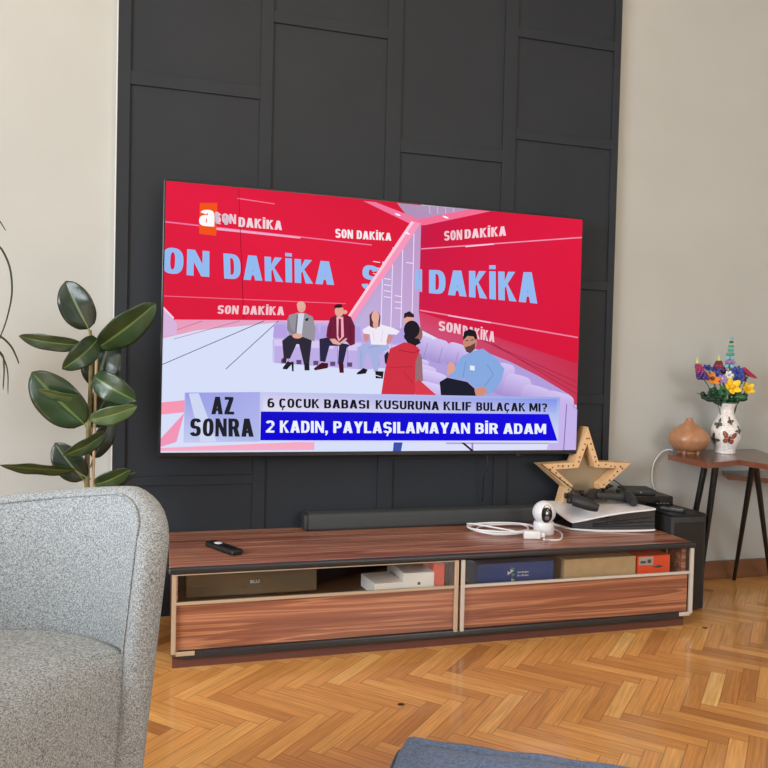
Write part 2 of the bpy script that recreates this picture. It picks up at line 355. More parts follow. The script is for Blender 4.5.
# ------------------------------------------------------------------ cabinet
CF, CB = -.435, -.002
cab = thing('tv_cabinet', 'long low walnut tv cabinet with black edges and two glass fronted bays', 'tv cabinet', (.84, -.22, 0))
def cobj(name, bm, m_, parent=cab, smooth=None):
    for v in bm.verts: v.co -= Vector((.84, -.22, 0))
    return obj(name, bm, m_, parent, smooth)
cobj('top', bx(.018, 1.662, CF+.006, CB, .262, .2747, bev=.003), 'cab')
bm = nb(); box(bm, .016, 1.669, CF-.006, CF+.018, .2555, .2735, bev=.006, seg=3); box(bm, .0135, .0175, CF+.018, CB, .2585, .272, bev=.0015)
cobj('edge_band', bm, 'edge', smooth=40)
cobj('side_panel', bx(.026, .042, CF+.03, CB, .02, .262), 'cab'); cobj('side_panel', bx(1.642, 1.658, CF+.03, CB, .02, .262), 'cab')
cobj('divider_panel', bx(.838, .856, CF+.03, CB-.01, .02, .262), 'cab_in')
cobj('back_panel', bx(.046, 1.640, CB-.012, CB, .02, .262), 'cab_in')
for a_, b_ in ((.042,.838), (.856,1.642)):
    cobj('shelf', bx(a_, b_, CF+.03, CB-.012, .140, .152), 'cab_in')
    cobj('drawer', bx(a_-.006, b_+.006, CF+.006, CF+.024, .047, .172, bev=.001, seg=1), 'cab_front')
for k, (a_, b_) in enumerate(((.026,.844), (.852,1.664))):
    am = 'alu' if k == 0 else 'alu_white'
    fr = nb(); tw = .012
    y0, y1 = CF-.004, CF+.006
    box(fr, a_, a_+tw, y0, y1, .041, .2552, bev=.001, seg=1); box(fr, b_-tw, b_, y0, y1, .041, .2552, bev=.001, seg=1)
    box(fr, a_+tw, b_-tw, y0, y1, .172, .180, bev=.001, seg=1)
    if k == 0: box(fr, a_+tw, b_-tw, y0, y1, .2525, .2550, bev=.0005, seg=1)
    box(fr, a_+tw if k == 0 else b_-tw-.04, a_+tw+.05 if k == 0 else b_-tw, y0-.003, y0, .036, .048, bev=.001, seg=1)
    d = cobj('door_frame', fr, am)
    obj('glass_pane', bx(a_+tw-.84, b_-tw-.84, CF+.22, CF+.2235, .180, .252), 'glass', d)
cobj('lower_band', bx(.045, 1.63, CF-.004, CF+.02, .024, .0465, bev=.004, seg=2), 'edge', smooth=40)
cobj('plinth', bx(.030, 1.64, CF+.008, CB, 0, .0235), 'plinth')
for rx_ in (.829, 1.606): cobj('stay', bx(rx_, rx_+.004, CF+.06, CF+.064, .153, .25), 'gold')

ZS = .152
# things in the bays
t = thing('disc_player', 'bronze fronted disc player lying in the left bay of the cabinet', 'disc player', (.235, -.225, ZS))
obj('case', bx(-.17, .205, -.06, .12, .004, .066, bev=.002), 'black', t)
obj('front_panel', bx(-.17, .205, -.1, -.06, .004, .068, bev=.003), 'dvd', t)
bm = nb(); text_flat(bm, 'BLU', (.01, -.1006, .037), (1,0,0), (0,0,1), .026, .009, .03); obj('logo', bm, 'inkwhite', t)
obj('marking', bx(.0, .045, -.101, -.1, .026, .028), 'steel', t); obj('marking', bx(-.15, -.12, -.101, -.1, .036, .038), 'steel', t)
obj('foot', bx(-.16, .19, -.08, .1, 0, .004), 'black', t)
t = thing('white_box', 'small flat white carton with grey print, left of the taller white one', 'box', (.636, -.355, ZS), .1)
obj('carton', bx(-.046, .046, -.05, .07, 0, .038, bev=.002), 'boxwhite', t)
bm = nb()
for k in range(3): box(bm, -.025+k*.02, -.01+k*.02, -.0506, -.05, .014, .018+.002*(k%2))
obj('print', bm, 'ink', t)
t = thing('white_box', 'taller plain white carton between the flat carton and the orange box', 'box', (.733, -.345, ZS))
obj('carton', bx(-.048, .048, -.055, .12, 0, .062, bev=.002), 'boxwhite', t)
bm = nb(); ball(bm, (0,-.0552,.03), .005, (1,.1,1)); obj('logo', bm, 'ink', t)
t = thing('orange_box', 'tall orange box at the right end of the left bay', 'box', (.805, -.34, ZS))
obj('carton', bx(-.024, .012, -.05, .14, 0, .084, bev=.001), 'orange', t)
obj('label_strip', bx(-.016, .0, -.0506, -.05, .004, .012), 'orangedark', t)
t = thing('blue_box', 'wide navy blue box with a small logo in the right bay', 'box', (1.045, -.335, ZS))
obj('carton', bx(-.125, .135, -.06, .15, 0, .075, bev=.001), 'bluebox', t)
bm = nb(); yy = -.0606
for (x, z, mi) in ((-.005,.056,0),(-.017,.044,1),(-.003,.038,0),(-.004,.022,2),(-.008,.05,1)):
    prism(bm, [(x-.006, z-.006), (x+.006, z), (x-.006, z+.006)], 0, .0004, mi, lambda a_, b_, c: (a_, yy-c, b_))
obj('logo', bm, ['inkteal','inkwhite','inkgreen'], t)
bm = nb(); text_flat(bm, 'Get Modem', (.010, yy, .042), (1,0,0), (0,0,1), .038, .006, .02); text_flat(bm, 'Box Modem', (.010, yy, .032), (1,0,0), (0,0,1), .038, .006, .02)
obj('lettering', bm, 'inkwhite', t)
t = thing('cardboard_box', 'plain tan cardboard box between the blue and the orange boxes', 'box', (1.350, -.335, ZS))
obj('carton', bx(-.133, .125, -.06, .15, 0, .076, bev=.001), 'cardboard', t); obj('flap', bx(-.133, .125, -.0612, -.06, .07, .076), 'cardboard', t)
t = thing('orange_box', 'flat orange box with a pale label at the cabinet right end', 'box', (1.553, -.335, ZS))
obj('carton', bx(-.07, .052, -.06, .12, 0, .074, bev=.001), 'orange', t)
obj('label_sticker', bx(-.066, -.012, -.0606, -.06, .044, .071), 'label', t)
bm = nb(); box(bm, -.06, -.04, -.061, -.0606, .05, .058); box(bm, -.034, -.02, -.061, -.0606, .05, .062); prism(bm, [(-.02,.036),(.01,.042),(.03,.037),(.01,.033)], 0, .0006, 0, lambda a_, b_, c: (a_, -.0602-c, b_)); obj('print', bm, 'ink', t)

# ------------------------------------------------------------------ television
TVC = Vector((.7100, -.066, .9495)); TW, TH = 1.452, .850
tv = thing('television', 'large wall mounted flat television showing a red studio talk show', 'television', TVC)
tv.rotation_euler = (math.radians(-.36), math.radians(.24), math.radians(1.0))
bm = nb(); box(bm, -TW/2, TW/2, -.022, .01, -TH/2, TH/2, bev=.003)
obj('bezel', bm, 'bezel', tv)
obj('rear_case', bx(-.55, .55, .01, .04, -.3, .3, bev=.01), 'black', tv); obj('wall_mount', bx(-.25, .25, .03, .0775, -.1, .1), 'blackmetal', tv)
bm = nb(); tube(bm, [(.39,.02,-TH/2+.01), (.392,.01,-.46), (.385,.03,-.52), (.39,.045,-.6)], .003); obj('cable', bm, 'black', tv, smooth=60)
obj('logo_tab', bx(.48, .50, -.024, -.01, -TH/2-.004, -TH/2+.002), 'bezel', tv)
SW, SH = 1.438, .828; SZ = .004
# plane homography: photo corners of the lit screen -> unit square
def homog(src):
    (x0,y0),(x1,y1),(x2,y2),(x3,y3) = src     # TL TR BR BL -> (0,1)(1,1)(1,0)(0,0)
    dst = [(0,1),(1,1),(1,0),(0,0)]; A = []; B = []
    for (x,y),(u,v) in zip(src, dst):
        A.append([x,y,1,0,0,0,-u*x,-u*y]); B.append(u); A.append([0,0,0,x,y,1,-v*x,-v*y]); B.append(v)
    n_ = 8
    for i in range(n_):
        p = max(range(i, n_), key=lambda k: abs(A[k][i])); A[i], A[p] = A[p], A[i]; B[i], B[p] = B[p], B[i]
        for k in range(n_):
            if k != i:
                f = A[k][i]/A[i][i]; A[k] = [a_-f*b_ for a_, b_ in zip(A[k], A[i])]; B[k] -= f*B[i]
    h = [B[i]/A[i][i] for i in range(n_)]
    return lambda x, y: ((h[0]*x+h[1]*y+h[2])/(h[6]*x+h[7]*y+1), (h[3]*x+h[4]*y+h[5])/(h[6]*x+h[7]*y+1))
H = homog([(164.3,181.8),(582,220.6),(575.4,449.2),(160.2,451.7)])
layer = [0]
def letter(c, t, h, w):
    """heavy sans capital as overlapping polygons in a cell one unit high: (advance, polygons)"""
    def R(x0, x1, y0, y1): return [(x0,y0),(x1,y0),(x1,y1),(x0,y1)]
    def arc(cx, cy, rx, ry, a0, a1, n=12, e_=.78):
        def p(a_, rx_, ry_):
            c_, s_ = math.cos(a_), math.sin(a_); return (cx+rx_*math.copysign(abs(c_)**e_, c_), cy+ry_*math.copysign(abs(s_)**e_, s_))
        out = []; a0, a1 = math.radians(a0), math.radians(a1)
        for k in range(n):
            u, v = a0+(a1-a0)*k/n, a0+(a1-a0)*(k+1)/n
            out.append([p(u,rx,ry), p(v,rx,ry), p(v,rx-t,ry-h), p(u,rx-t,ry-h)])
        return out
    def D(x0, y0, x1, y1, k=1.0): kk = t*k/2; return [(x0-kk,y0),(x0+kk,y0),(x1+kk,y1),(x1-kk,y1)]
    r2 = (.5+h/2)/2
    if c == 'O': return w, arc(w/2,.5,w/2,.5,0,360,20)
    if c in 'CÇ': return w, arc(w/2,.5,w/2,.5,35,325,18)+([D(w/2-.02,-.24,w/2+.03,0,.55), R(w/2-.08,w/2+.02,-.25,-.17)] if c == 'Ç' else [])
    if c in 'SŞ': return w, arc(w/2,1-r2,w/2,r2,15,270,14)+arc(w/2,r2,w/2,r2,-165,90,14)+([D(w/2-.02,-.24,w/2+.03,0,.55), R(w/2-.08,w/2+.02,-.25,-.17)] if c == 'Ş' else [])
    if c == 'D': return w, [R(0,t,0,1), R(t,w*.5,0,h), R(t,w*.5,1-h,1)]+arc(w*.45,.5,w*.55,.5,-90,90)
    if c == 'A': W = w*1.12; k = t*.55; return W, [D(k,0,W/2-.02,1,1.1), D(W-k,0,W/2+.02,1,1.1), R(W*.25,W*.75,.2,.2+h*.85)]
    if c == 'K': return w*1.08, [R(0,t,0,1), [(t*.8,.36),(t*.8,.36+.5*h+.12),(w*1.02-t*1.05,1),(w*1.04,1)], [(t+.02,.62),(w*.42,.74),(w*1.1,0),(w*1.1-t*1.15,0)]]
    if c == 'N': return w*1.04, [R(0,t*.82,0,1), R(w*1.04-t*.82,w*1.04,0,1), [(0,1),(t*.95,1),(w*1.04,0),(w*1.04-t*.95,0)]]
    if c == 'M': W = w*1.36; return W, [R(0,t*.95,0,1), R(W-t*.95,W,0,1), [(0,1),(t*1.15,1),(W/2+t*.4,.12),(W/2-t*.4,.12)], [(W,1),(W-t*1.15,1),(W/2-t*.4,.12),(W/2+t*.4,.12)]]
    if c == 'Z': return w*.95, [R(.02,w*.95,1-h,1), R(0,w*.95,0,h), [(0,h*.8),(t*1.2,h*.8),(w*.95,1-h*.8),(w*.95-t*1.2,1-h*.8)]]
    if c == 'I': return t, [R(0,t,0,1)]
    if c == 'İ': return t, [R(0,t,0,1), R(0,t,1.08,1.08+h*.85)]
    if c == 'L': return w*.85, [R(0,t,0,1), R(t,w*.85,0,h)]
    if c == 'F': return w*.85, [R(0,t,0,1), R(t,w*.85,1-h,1), R(t,w*.78,.44,.44+h)]
    if c == 'U': return w, [R(0,t,.35,1), R(w-t,w,.35,1)]+arc(w/2,.36,w/2,.36,180,360)
    if c == 'Y': return w*1.05, [D(w*.525,0,w*.525,.5), [(0,1),(t*1.1,1),(w*.525+t*.5,.4),(w*.525-t*.5,.4)], [(w*1.05,1),(w*1.05-t*1.1,1),(w*.525-t*.5,.4),(w*.525+t*.5,.4)]]
    if c in 'PR': return w, [R(0,t,0,1), R(t,w*.5,1-h,1), R(t,w*.5,.40,.40+h)]+arc(w*.48,.70,w*.50,.30,-90,90)+([[(w*.42,.46),(w*.42+t*1.05,.46),(w*1.04,0),(w*1.04-t*1.15,0)]] if c == 'R' else [])
    if c == 'B': return w, [R(0,t,0,1), R(t,w*.5,1-h,1), R(t,w*.5,.5-h/2,.5+h/2), R(t,w*.5,0,h)]+arc(w*.46,1-r2,w*.50,r2,-90,90)+arc(w*.48,r2,w*.52,r2,-90,90)
    if c == '6': return w, arc(w/2,.32,w/2,.32,0,360,18)+arc(w/2,.5,w/2,.5,50,200,10)
    if c == '2': return w, arc(w/2,.70,w/2,.30,-20,165,12)+[R(0,w,0,h), [(0,h*.8),(t*1.3,h*.8),(w-.02,.62),(w-t*1.1,.56)]]
    if c == '?': return w*.95, arc(w*.47,.72,w*.47,.28,-70,165,12)+[R(w*.32,w*.32+t,.27,.50), R(w*.32,w*.32+t,0,.17)]
    if c == ',': return t*.9, [R(0,t*.9,0,.19), [(t*.3,0),(t*.9,0),(t*.5,-.2),(0,-.2)]]
    if c == 'a': return w*1.05, arc(w*.5,.34,w*.5,.34,0,360,18)+[R(w*1.05-t,w*1.05,0,.68)]+arc(w*.53,.60,w*.52,.40,0,150,12)
    if c == 't': return w*.6, [R(w*.15,w*.15+t,.15,1), R(0,w*.6,.62,.62+h)]+arc(w*.15+.22,.22,.22,.22,180,290,6)
    if c == 'v': return w*.9, [D(t*.5,.8,w*.45,0), D(w*.9-t*.5,.8,w*.45,0)]
    return w, []
class Pic:
    def __init__(s): s.bm = nb(); s.col = s.bm.loops.layers.float_color.new('col')
    def pt(s, x, y):
        u, v = H(x, y); return (-SW/2+u*SW, -.0226-layer[0]*.00003, -SH/2+v*SH+SZ)
    def poly(s, pts, rgb, rgbs=None):
        layer[0] += 1
        f = s.bm.faces.new([s.bm.verts.new(s.pt(*p)) for p in pts])
        for k, lp in enumerate(f.loops): lp[s.col] = (*s2l(rgbs[k] if rgbs else rgb), 1)
    def ell(s, cx, cy, rx, ry, rgb, n=16, rot=0):
        c, d = math.cos(rot), math.sin(rot)
        s.poly([(cx+rx*math.cos(2*PI*k/n)*c-ry*math.sin(2*PI*k/n)*d, cy+rx*math.cos(2*PI*k/n)*d+ry*math.sin(2*PI*k/n)*c) for k in range(n)], rgb)
    def line(s, pts, w_, rgb):
        for (a_, b_), (c, d) in zip(pts, pts[1:]):
            l_ = math.hypot(c-a_, d-b_); nx, ny = -(d-b_)/l_*w_/2, (c-a_)/l_*w_/2
            s.poly([(a_+nx,b_+ny),(c+nx,d+ny),(c-nx,d-ny),(a_-nx,b_-ny)], rgb)
    def text(s, body, tl, tr, br, bl, rgb, t=.2, h=.2, gap=.08, w=.56):
        items = []; x = 0
        for ch_ in body:
            if ch_ == ' ': x += .30; continue
            gw, pol = letter(ch_, t, h, w); items.append((x, pol)); x += gw+gap
        tot_ = x-gap
        for x0_, pol in items:
            for P_ in pol:
                layer[0] += .12; q = []
                for a_, b_ in P_:
                    u = (x0_+a_)/tot_; v = b_
                    q.append(((bl[0]*(1-u)+br[0]*u)*(1-v)+(tl[0]*(1-u)+tr[0]*u)*v, (bl[1]*(1-u)+br[1]*u)*(1-v)+(tl[1]*(1-u)+tr[1]*u)*v))
                f = s.bm.faces.new([s.bm.verts.new(s.pt(*k)) for k in q])
                for lp in f.loops: lp[s.col] = (*s2l(rgb), 1)
    def done(s, name, parent):
        for co, no in (((-SW/2,0,0),(-1,0,0)), ((SW/2,0,0),(1,0,0)), ((0,0,SZ-SH/2),(0,0,-1)), ((0,0,SZ+SH/2),(0,0,1))):
            bmesh.ops.bisect_plane(s.bm, geom=s.bm.verts[:]+s.bm.edges[:]+s.bm.faces[:], plane_co=co, plane_no=no, clear_outer=True)
        for f in s.bm.faces:
            f.normal_update()
            if f.normal.y > 0: f.normal_flip()
        return obj(name, s.bm, 'picture', parent, keep=True)
def Z(x0, y0, k): return lambda pts: [(x0+a_/k, y0+b_/k) for a_, b_ in pts]
z1 = Z(150,170,3.49); z2 = Z(370,190,3.49); zp = Z(270,290,5.908); z8 = Z(360,300,3.49)
RED = (222,28,62); RED2 = (206,24,58)
p = Pic(); p.poly([(150,170),(600,170),(600,470),(150,470)], (218,222,246)); screen = p.done('screen', tv)
p = Pic()
# left wall
p.poly([(155,170),(420,190),(420,330),(155,322)], RED, [(228,30,66),(214,26,58),(224,30,62),(216,28,60)])
p.poly(z1([(40,180),(770,262),(770,266),(40,185)]), (236,120,160)); p.poly(z1([(190,200),(520,236),(520,242),(190,208)]), (240,170,200))
p.poly(z1([(300,100),(430,120),(430,123),(300,104)]), (246,120,150))
p.poly(z1([(40,439),(680,466),(680,469),(40,442)]), (236,110,140)); p.poly(z1([(303,70),(305,70),(325,520),(322,520)]), (150,20,44))
# floor
p.poly(z1([(30,522),(760,527),(760,800),(30,1000)]), (0,0,0), [(236,150,178),(214,180,220),(214,224,250),(220,222,246)])
p.poly(z1([(30,590),(160,560),(500,527),(900,640),(900,1000),(30,1000)]), (214,222,248))
for a_ in ([(40,678),(395,527)], [(262,694),(445,527)]): p.line(z1(a_), .7, (90,70,90))
for a_ in ([(80,590),(310,527)], [(85,560),(180,527)]): p.line(z1(a_), .5, (170,90,120))
p.poly(z1([(42,480),(90,535),(90,575),(40,580)]), (214,180,220)); p.poly(z1([(42,476),(80,515),(78,521),(42,486)]), (246,210,230))
p.poly([(160,402),(200,398),(200,410),(160,414)], (246,150,178)); p.poly([(184,412),(160,438),(160,446),(176,441)], (240,150,184)); p.poly([(160,447),(314,440.5),(314,449),(160,450)], (244,170,196))
# centre lattice
p.poly([(396,204),(490,212),(470,213),(420,226),(421,345),(345,345),(352,318),(410,222)], (192,150,196), [(170,150,180),(180,150,186),(186,150,190),(190,150,196),(196,166,214),(190,180,226),(196,160,208),(180,140,186)])
for x, y0_, y1_ in ((381,262,330),(391,248,330),(401,238,330),(412,232,335)): p.line([(x+1,y0_),(x-1,y1_)], .8, (240,226,250))
for i in range(14): xx = 372+(i*11)%44; yy_ = 262+(i*17)%62; p.line([(xx,yy_),(xx+7,yy_+1)], .7, (246,236,252))
for x in (428,436,444,452): p.line([(x,205),(x+1,215)], .7, (216,190,220))
p.text('S', (362,265),(378,267),(376,292),(360,289), (150,190,240), .21, .165, .085, .54)
# right wall
p.poly([(420,226),(490,211),(600,222),(600,372),(418,312)], RED2, [(196,26,70),(214,24,60),(226,28,64),(216,24,56),(206,28,70)])
p.poly(z2([(175,206),(740,166),(740,170),(175,210)]), (240,150,180)); p.poly(z2([(330,198),(430,189),(430,193),(330,202)]), (255,210,235))
p.poly(z2([(170,418),(725,513),(725,518),(170,423)]), (236,130,160)); p.poly(z2([(270,437),(420,462),(420,466),(270,441)]), (250,190,220))
p.poly([(418,312),(600,371),(600,412),(560,400),(420,330)], (196,50,84), [(214,60,96),(196,44,70),(190,60,84),(196,56,84),(206,80,120)])
for k in range(3): p.line([(440+k*20,322+k*7),(577,382+k*6)], .8, (170,40,70))
# beams
p.poly([(362,202),(374,203),(418,220),(412,226)], (240,120,160)); p.poly([(412,226),(418,220),(490,206),(500,210),(424,226)], (244,110,150))
p.poly([(410,222),(420,224),(352,322),(343,322)], (246,150,186)); p.poly([(410,222),(413,223),(346,322),(343,322)], (255,205,222))
for x, y in ((396.5,215.5),(444.5,218),(406,234)): p.ell(x, y, 3.2, .9, (255,240,248), rot=.35)
# wall lettering
BL = (146,186,240)
p.text('ON', (161,247.5),(208,252),(208,277.5),(160,273.5), BL, .21, .165, .085, .54)
p.text('DAKİKA', (222,254),(333,262.5),(333,285.5),(223,279), BL, .21, .165, .085, .54)
p.text('SON', (213,213.5),(234.5,215.5),(234.5,225),(213,223), (236,200,214), .21, .165, .085, .54); p.text('DAKİKA', (237,218),(280.5,222),(280.5,231),(237,227.5), (240,214,224), .21, .165, .085, .54)
p.text('SON DAKİKA', (334,229.5),(390,234),(390,241.5),(334,238.5), (246,236,240), .21, .165, .085, .54)
p.text('SON DAKİKA', (217,305.5),(283,307),(283,315.5),(216,314), (240,196,206), .21, .165, .085, .54)
p.text('N', (414,270),(421,270),(421,292.5),(414,291), BL, .21, .165, .085, .54)
p.text('DAKİKA', (428,270.5),(536,273),(536.5,304),(428,293.5), BL, .21, .165, .085, .54)
p.text('SON', (443,232),(461,230.5),(461,240.5),(443,241.5), (240,200,212), .21, .165, .085, .54); p.text('DAKİKA', (463.5,230.5),(505,227),(505,236.5),(463.5,239.5), (244,208,220), .21, .165, .085, .54)
p.text('SON', (438,321),(460,324.5),(459.5,334.5),(437.5,330.5), (240,200,212), .21, .165, .085, .54); p.text('DAKİKA', (462,325.5),(494,332),(493.5,342.5),(462,336), (240,200,212), .21, .165, .085, .54)
# sofas
SOF = (190,172,228); SOH = (214,198,242); SOD = (150,128,196)
p.poly(zp([(15,200),(50,188),(480,205),(640,215),(790,240),(790,470),(640,460),(560,470),(20,430)]), SOF)
for x in (15,105,205,290,395,455,545,640,715): 
    p.poly(zp([(x+4,205+x*.03),(x+70,205+x*.03),(x+84,280+x*.05),(x-4,280+x*.05)]), (180,160,224))
    p.poly(zp([(x,290+x*.05),(x+80,290+x*.05),(x+80,330+x*.06),(x,330+x*.06)]), SOH); p.line(zp([(x-2,290+x*.05),(x-2,425+x*.04)]), .5, SOD)
for x in (60,150,250,350,450): p.poly(zp([(x,405+x*.05),(x+30,405+x*.05),(x+30,430+x*.05),(x,430+x*.05)]), (96,76,120))
# right sofa run towards the front
def lobe(x0, y0, x1, y1, sk, top, low):
    cx_, cy_, rx_, ry_ = (x0+x1)/2, (y0+y1)/2, (x1-x0)/2, (y1-y0)/2; P_ = []; cc_ = []
    for k in range(28):
        a_ = 2*PI*k/28; c_, s_ = math.cos(a_), math.sin(a_); X = rx_*math.copysign(abs(c_)**.5, c_); Y = ry_*math.copysign(abs(s_)**.5, s_)
        P_.append((cx_+X+sk*Y, cy_+Y+.28*X)); f_ = (Y/ry_+1)/2; cc_.append(tuple(int(a1*(1-f_)+b1*f_) for a1, b1 in zip(top, low)))
    p.poly(z8(P_), top, cc_)
p.poly(z8([(200,135),(300,150),(420,175),(520,215),(620,265),(730,330),(760,390),(760,500),(300,500),(200,330)]), (176,158,218))
for q_ in ((196,128,246,205),(240,138,300,218),(296,152,362,232),(352,172,424,260),(468,222,530,330),(500,262,590,345),(562,300,660,370),(640,322,740,400)):
    lobe(*q_, -.25, (212,196,242), (164,144,208))
for q_ in ((186,206,236,232),(180,226,262,262),(196,248,300,300),(200,290,300,350)): lobe(*q_, -.2, (220,206,246), (176,158,220))
for x, y in ((232,150),(284,166),(340,182)): p.line(z8([(x,y),(x-14,y+54)]), .6, SOD)
for x in (470,560,640): p.poly([(x,420),(x+1,420),(x+3,452),(x+1,452)], (150,130,196)) if x < 500 else p.poly([(x-5,415),(x-4,415),(x-3,452),(x-4,452)], (160,140,200))
p.poly([(560,400),(578,410),(578,452),(545,452),(552,430)], (196,178,232)); p.line([(566,404),(563,450)], 1, (140,110,180))
p.poly([(393,441),(402,441),(400,452),(392,452)], (60,80,170)); p.line([(461,441),(474,452)], 2, (40,30,50))
# man in grey jacket
SK = (226,166,148); SKD = (176,116,96)
def person_left(P_):
    pass
p.poly(zp([(65,300),(110,265),(235,275),(240,300),(225,440),(195,440),(165,320),(150,320),(112,405),(75,405)]), (46,42,56))
p.poly(zp([(105,150),(155,136),(200,138),(245,160),(262,230),(255,305),(220,290),(170,272),(110,268),(92,225)]), (150,146,156)); p.poly(zp([(160,140),(195,140),(180,270),(150,262)]), (210,214,232))
p.poly(zp([(150,150),(158,150),(150,262),(140,255)]), (112,108,120)); p.poly(zp([(200,172),(222,165),(215,185),(203,184)]), (40,38,50)); p.poly(zp([(95,170),(104,165),(115,225),(150,262),(140,270),(95,240)]), (132,128,140))
p.ell(*zp([(178,102)])[0], 4.3, 5.6, SK); p.ell(*zp([(175,90)])[0], 4.1, 3.6, (224,176,160)); p.ell(*zp([(155,272)])[0], 5, 2.6, SK)
p.poly(zp([(68,460),(98,420),(130,430),(120,440),(95,468),(72,466)]), (34,32,36)); p.poly(zp([(120,420),(134,425),(134,480),(124,478)]), (34,32,36)); p.poly(zp([(196,432),(226,432),(228,474),(198,474)]), (34,32,36)); p.poly(zp([(66,400),(92,405),(90,430),(68,425)]), (60,40,50))
# man in burgundy jacket
p.poly(zp([(285,290),(335,280),(360,300),(400,310),(470,325),(448,340),(425,440),(395,435),(402,330),(345,330),(320,425),(290,420)]), (44,40,66))
p.poly(zp([(350,165),(385,150),(440,148),(470,160),(495,215),(495,320),(470,330),(440,300),(400,315),(355,300),(325,275),(332,220)]), (112,30,58))
p.poly(zp([(385,160),(425,160),(430,275),(400,305),(388,280)]), (240,170,190)); p.poly(zp([(398,172),(412,172),(414,280),(402,290),(396,270)]), (128,30,60)); p.line(zp([(468,200),(470,310)]), .6, (80,20,40)); p.line(zp([(350,210),(345,270)]), .6, (80,20,40))
p.ell(*zp([(401,125)])[0], 4.4, 6.2, SK); p.poly(zp([(372,120),(372,95),(390,86),(415,86),(422,105),(400,108),(380,108)]), (40,30,36)); p.ell(*zp([(434,132)])[0], 2.6, 2, SK)
p.poly(zp([(345,290),(375,288),(405,312),(440,284),(450,290),(405,325),(365,318)]), (224,170,160)); p.poly(zp([(252,462),(300,428),(338,432),(335,460),(260,474)]), (70,22,34)); p.poly(zp([(398,432),(428,436),(430,488),(405,488)]), (70,22,34))
# woman in white top
p.poly(zp([(508,340),(560,312),(690,322),(700,345),(640,380),(632,485),(608,480),(580,380),(560,375),(548,470),(515,465)]), (166,176,222)); p.line(zp([(575,340),(640,330)]), .6, (130,140,196)); p.line(zp([(530,360),(532,460)]), .6, (140,150,206))
p.poly(zp([(540,235),(590,205),(650,205),(720,225),(760,245),(740,265),(690,262),(680,325),(590,322),(582,262),(545,258)]), (238,232,244)); p.line(zp([(600,240),(610,300)]), .5, (206,200,226)); p.line(zp([(660,240),(650,310)]), .5, (206,200,226))
p.poly(zp([(582,215),(580,150),(600,128),(632,130),(645,160),(640,218),(600,225)]), (86,50,46)); p.poly(zp([(602,180),(634,180),(632,218),(618,232),(600,216)]), (220,166,156)); p.ell(*zp([(615,160)])[0], 3.9, 6.2, (228,172,160))
p.poly(zp([(545,258),(578,262),(576,290),(562,312),(548,290)]), (206,140,140)); p.poly(zp([(690,264),(722,268),(712,300),(690,322),(680,305)]), (206,140,140))
p.poly(zp([(505,490),(545,460),(570,470),(560,492),(510,498)]), (30,26,34)); p.poly(zp([(615,478),(665,480),(660,522),(618,520)]), (30,26,34)); p.line(zp([(612,500),(650,512)]), .8, (230,220,230))
# man behind
p.ell(*z8([(166,68)])[0], 4.6, 6.4, SK); p.poly(z8([(148,66),(150,48),(168,40),(184,52),(184,62),(160,60)]), (40,32,40)); p.poly(zp([(668,385),(690,360),(700,400),(685,445),(672,430)]), (40,34,44))
# person in red vest
p.poly(z8([(190,160),(212,200),(216,280),(190,300),(176,200)]), (150,110,116)); p.poly(z8([(186,290),(200,275),(262,330),(250,345),(190,345)]), (214,60,76))
p.poly(z8([(100,170),(150,148),(185,152),(205,175),(190,215),(188,345),(68,345),(82,250)]), (206,50,68)); p.line(z8([(130,175),(185,185),(205,175)]), 1.0, (170,34,54)); p.line(z8([(150,250),(182,290)]), .8, (180,40,56)); p.line(z8([(95,235),(180,232)]), .8, (180,40,58))
p.ell(*z8([(196,120)])[0], 5.2, 8, (150,100,92)); p.ell(*z8([(176,104)])[0], 8.0, 9, (34,28,38)); p.ell(*z8([(156,128)])[0], 2.0, 3.0, (34,28,38)); p.poly(z8([(150,130),(200,135),(208,150),(190,160),(160,148)]), (34,28,38))
# man in blue jumper
p.poly(z8([(274,285),(300,270),(370,285),(410,320),(400,345),(280,345)]), (28,30,44))
p.poly(z8([(352,196),(385,180),(425,170),(460,195),(500,240),(490,280),(462,320),(440,330),(400,305),(362,275),(330,275),(305,265),(325,235)]), (134,168,222))
p.line(z8([(440,225),(462,260),(430,300)]), .7, (110,140,200)); p.line(z8([(365,215),(355,270)]), .7, (110,140,200)); p.poly(z8([(380,228),(396,230),(396,246),(380,244)]), (232,236,246))
p.poly(z8([(300,262),(302,225),(312,214),(326,225),(328,245),(312,258)]), (222,160,150)); p.poly(z8([(395,310),(430,300),(440,318),(425,335),(400,332)]), (210,140,126))
p.ell(*z8([(379,148)])[0], 7, 9.6, (196,136,116)); p.poly(z8([(355,142),(358,112),(378,102),(400,110),(404,135),(398,140),(392,128),(370,126)]), (30,26,34)); p.poly(z8([(362,165),(380,160),(398,150),(396,172),(380,186),(366,180)]), (96,62,60)); p.line(z8([(364,143),(374,142)]), .8, (40,30,36)); p.line(z8([(382,141),(392,139)]), .8, (40,30,36))
p.done('studio_scene', screen)
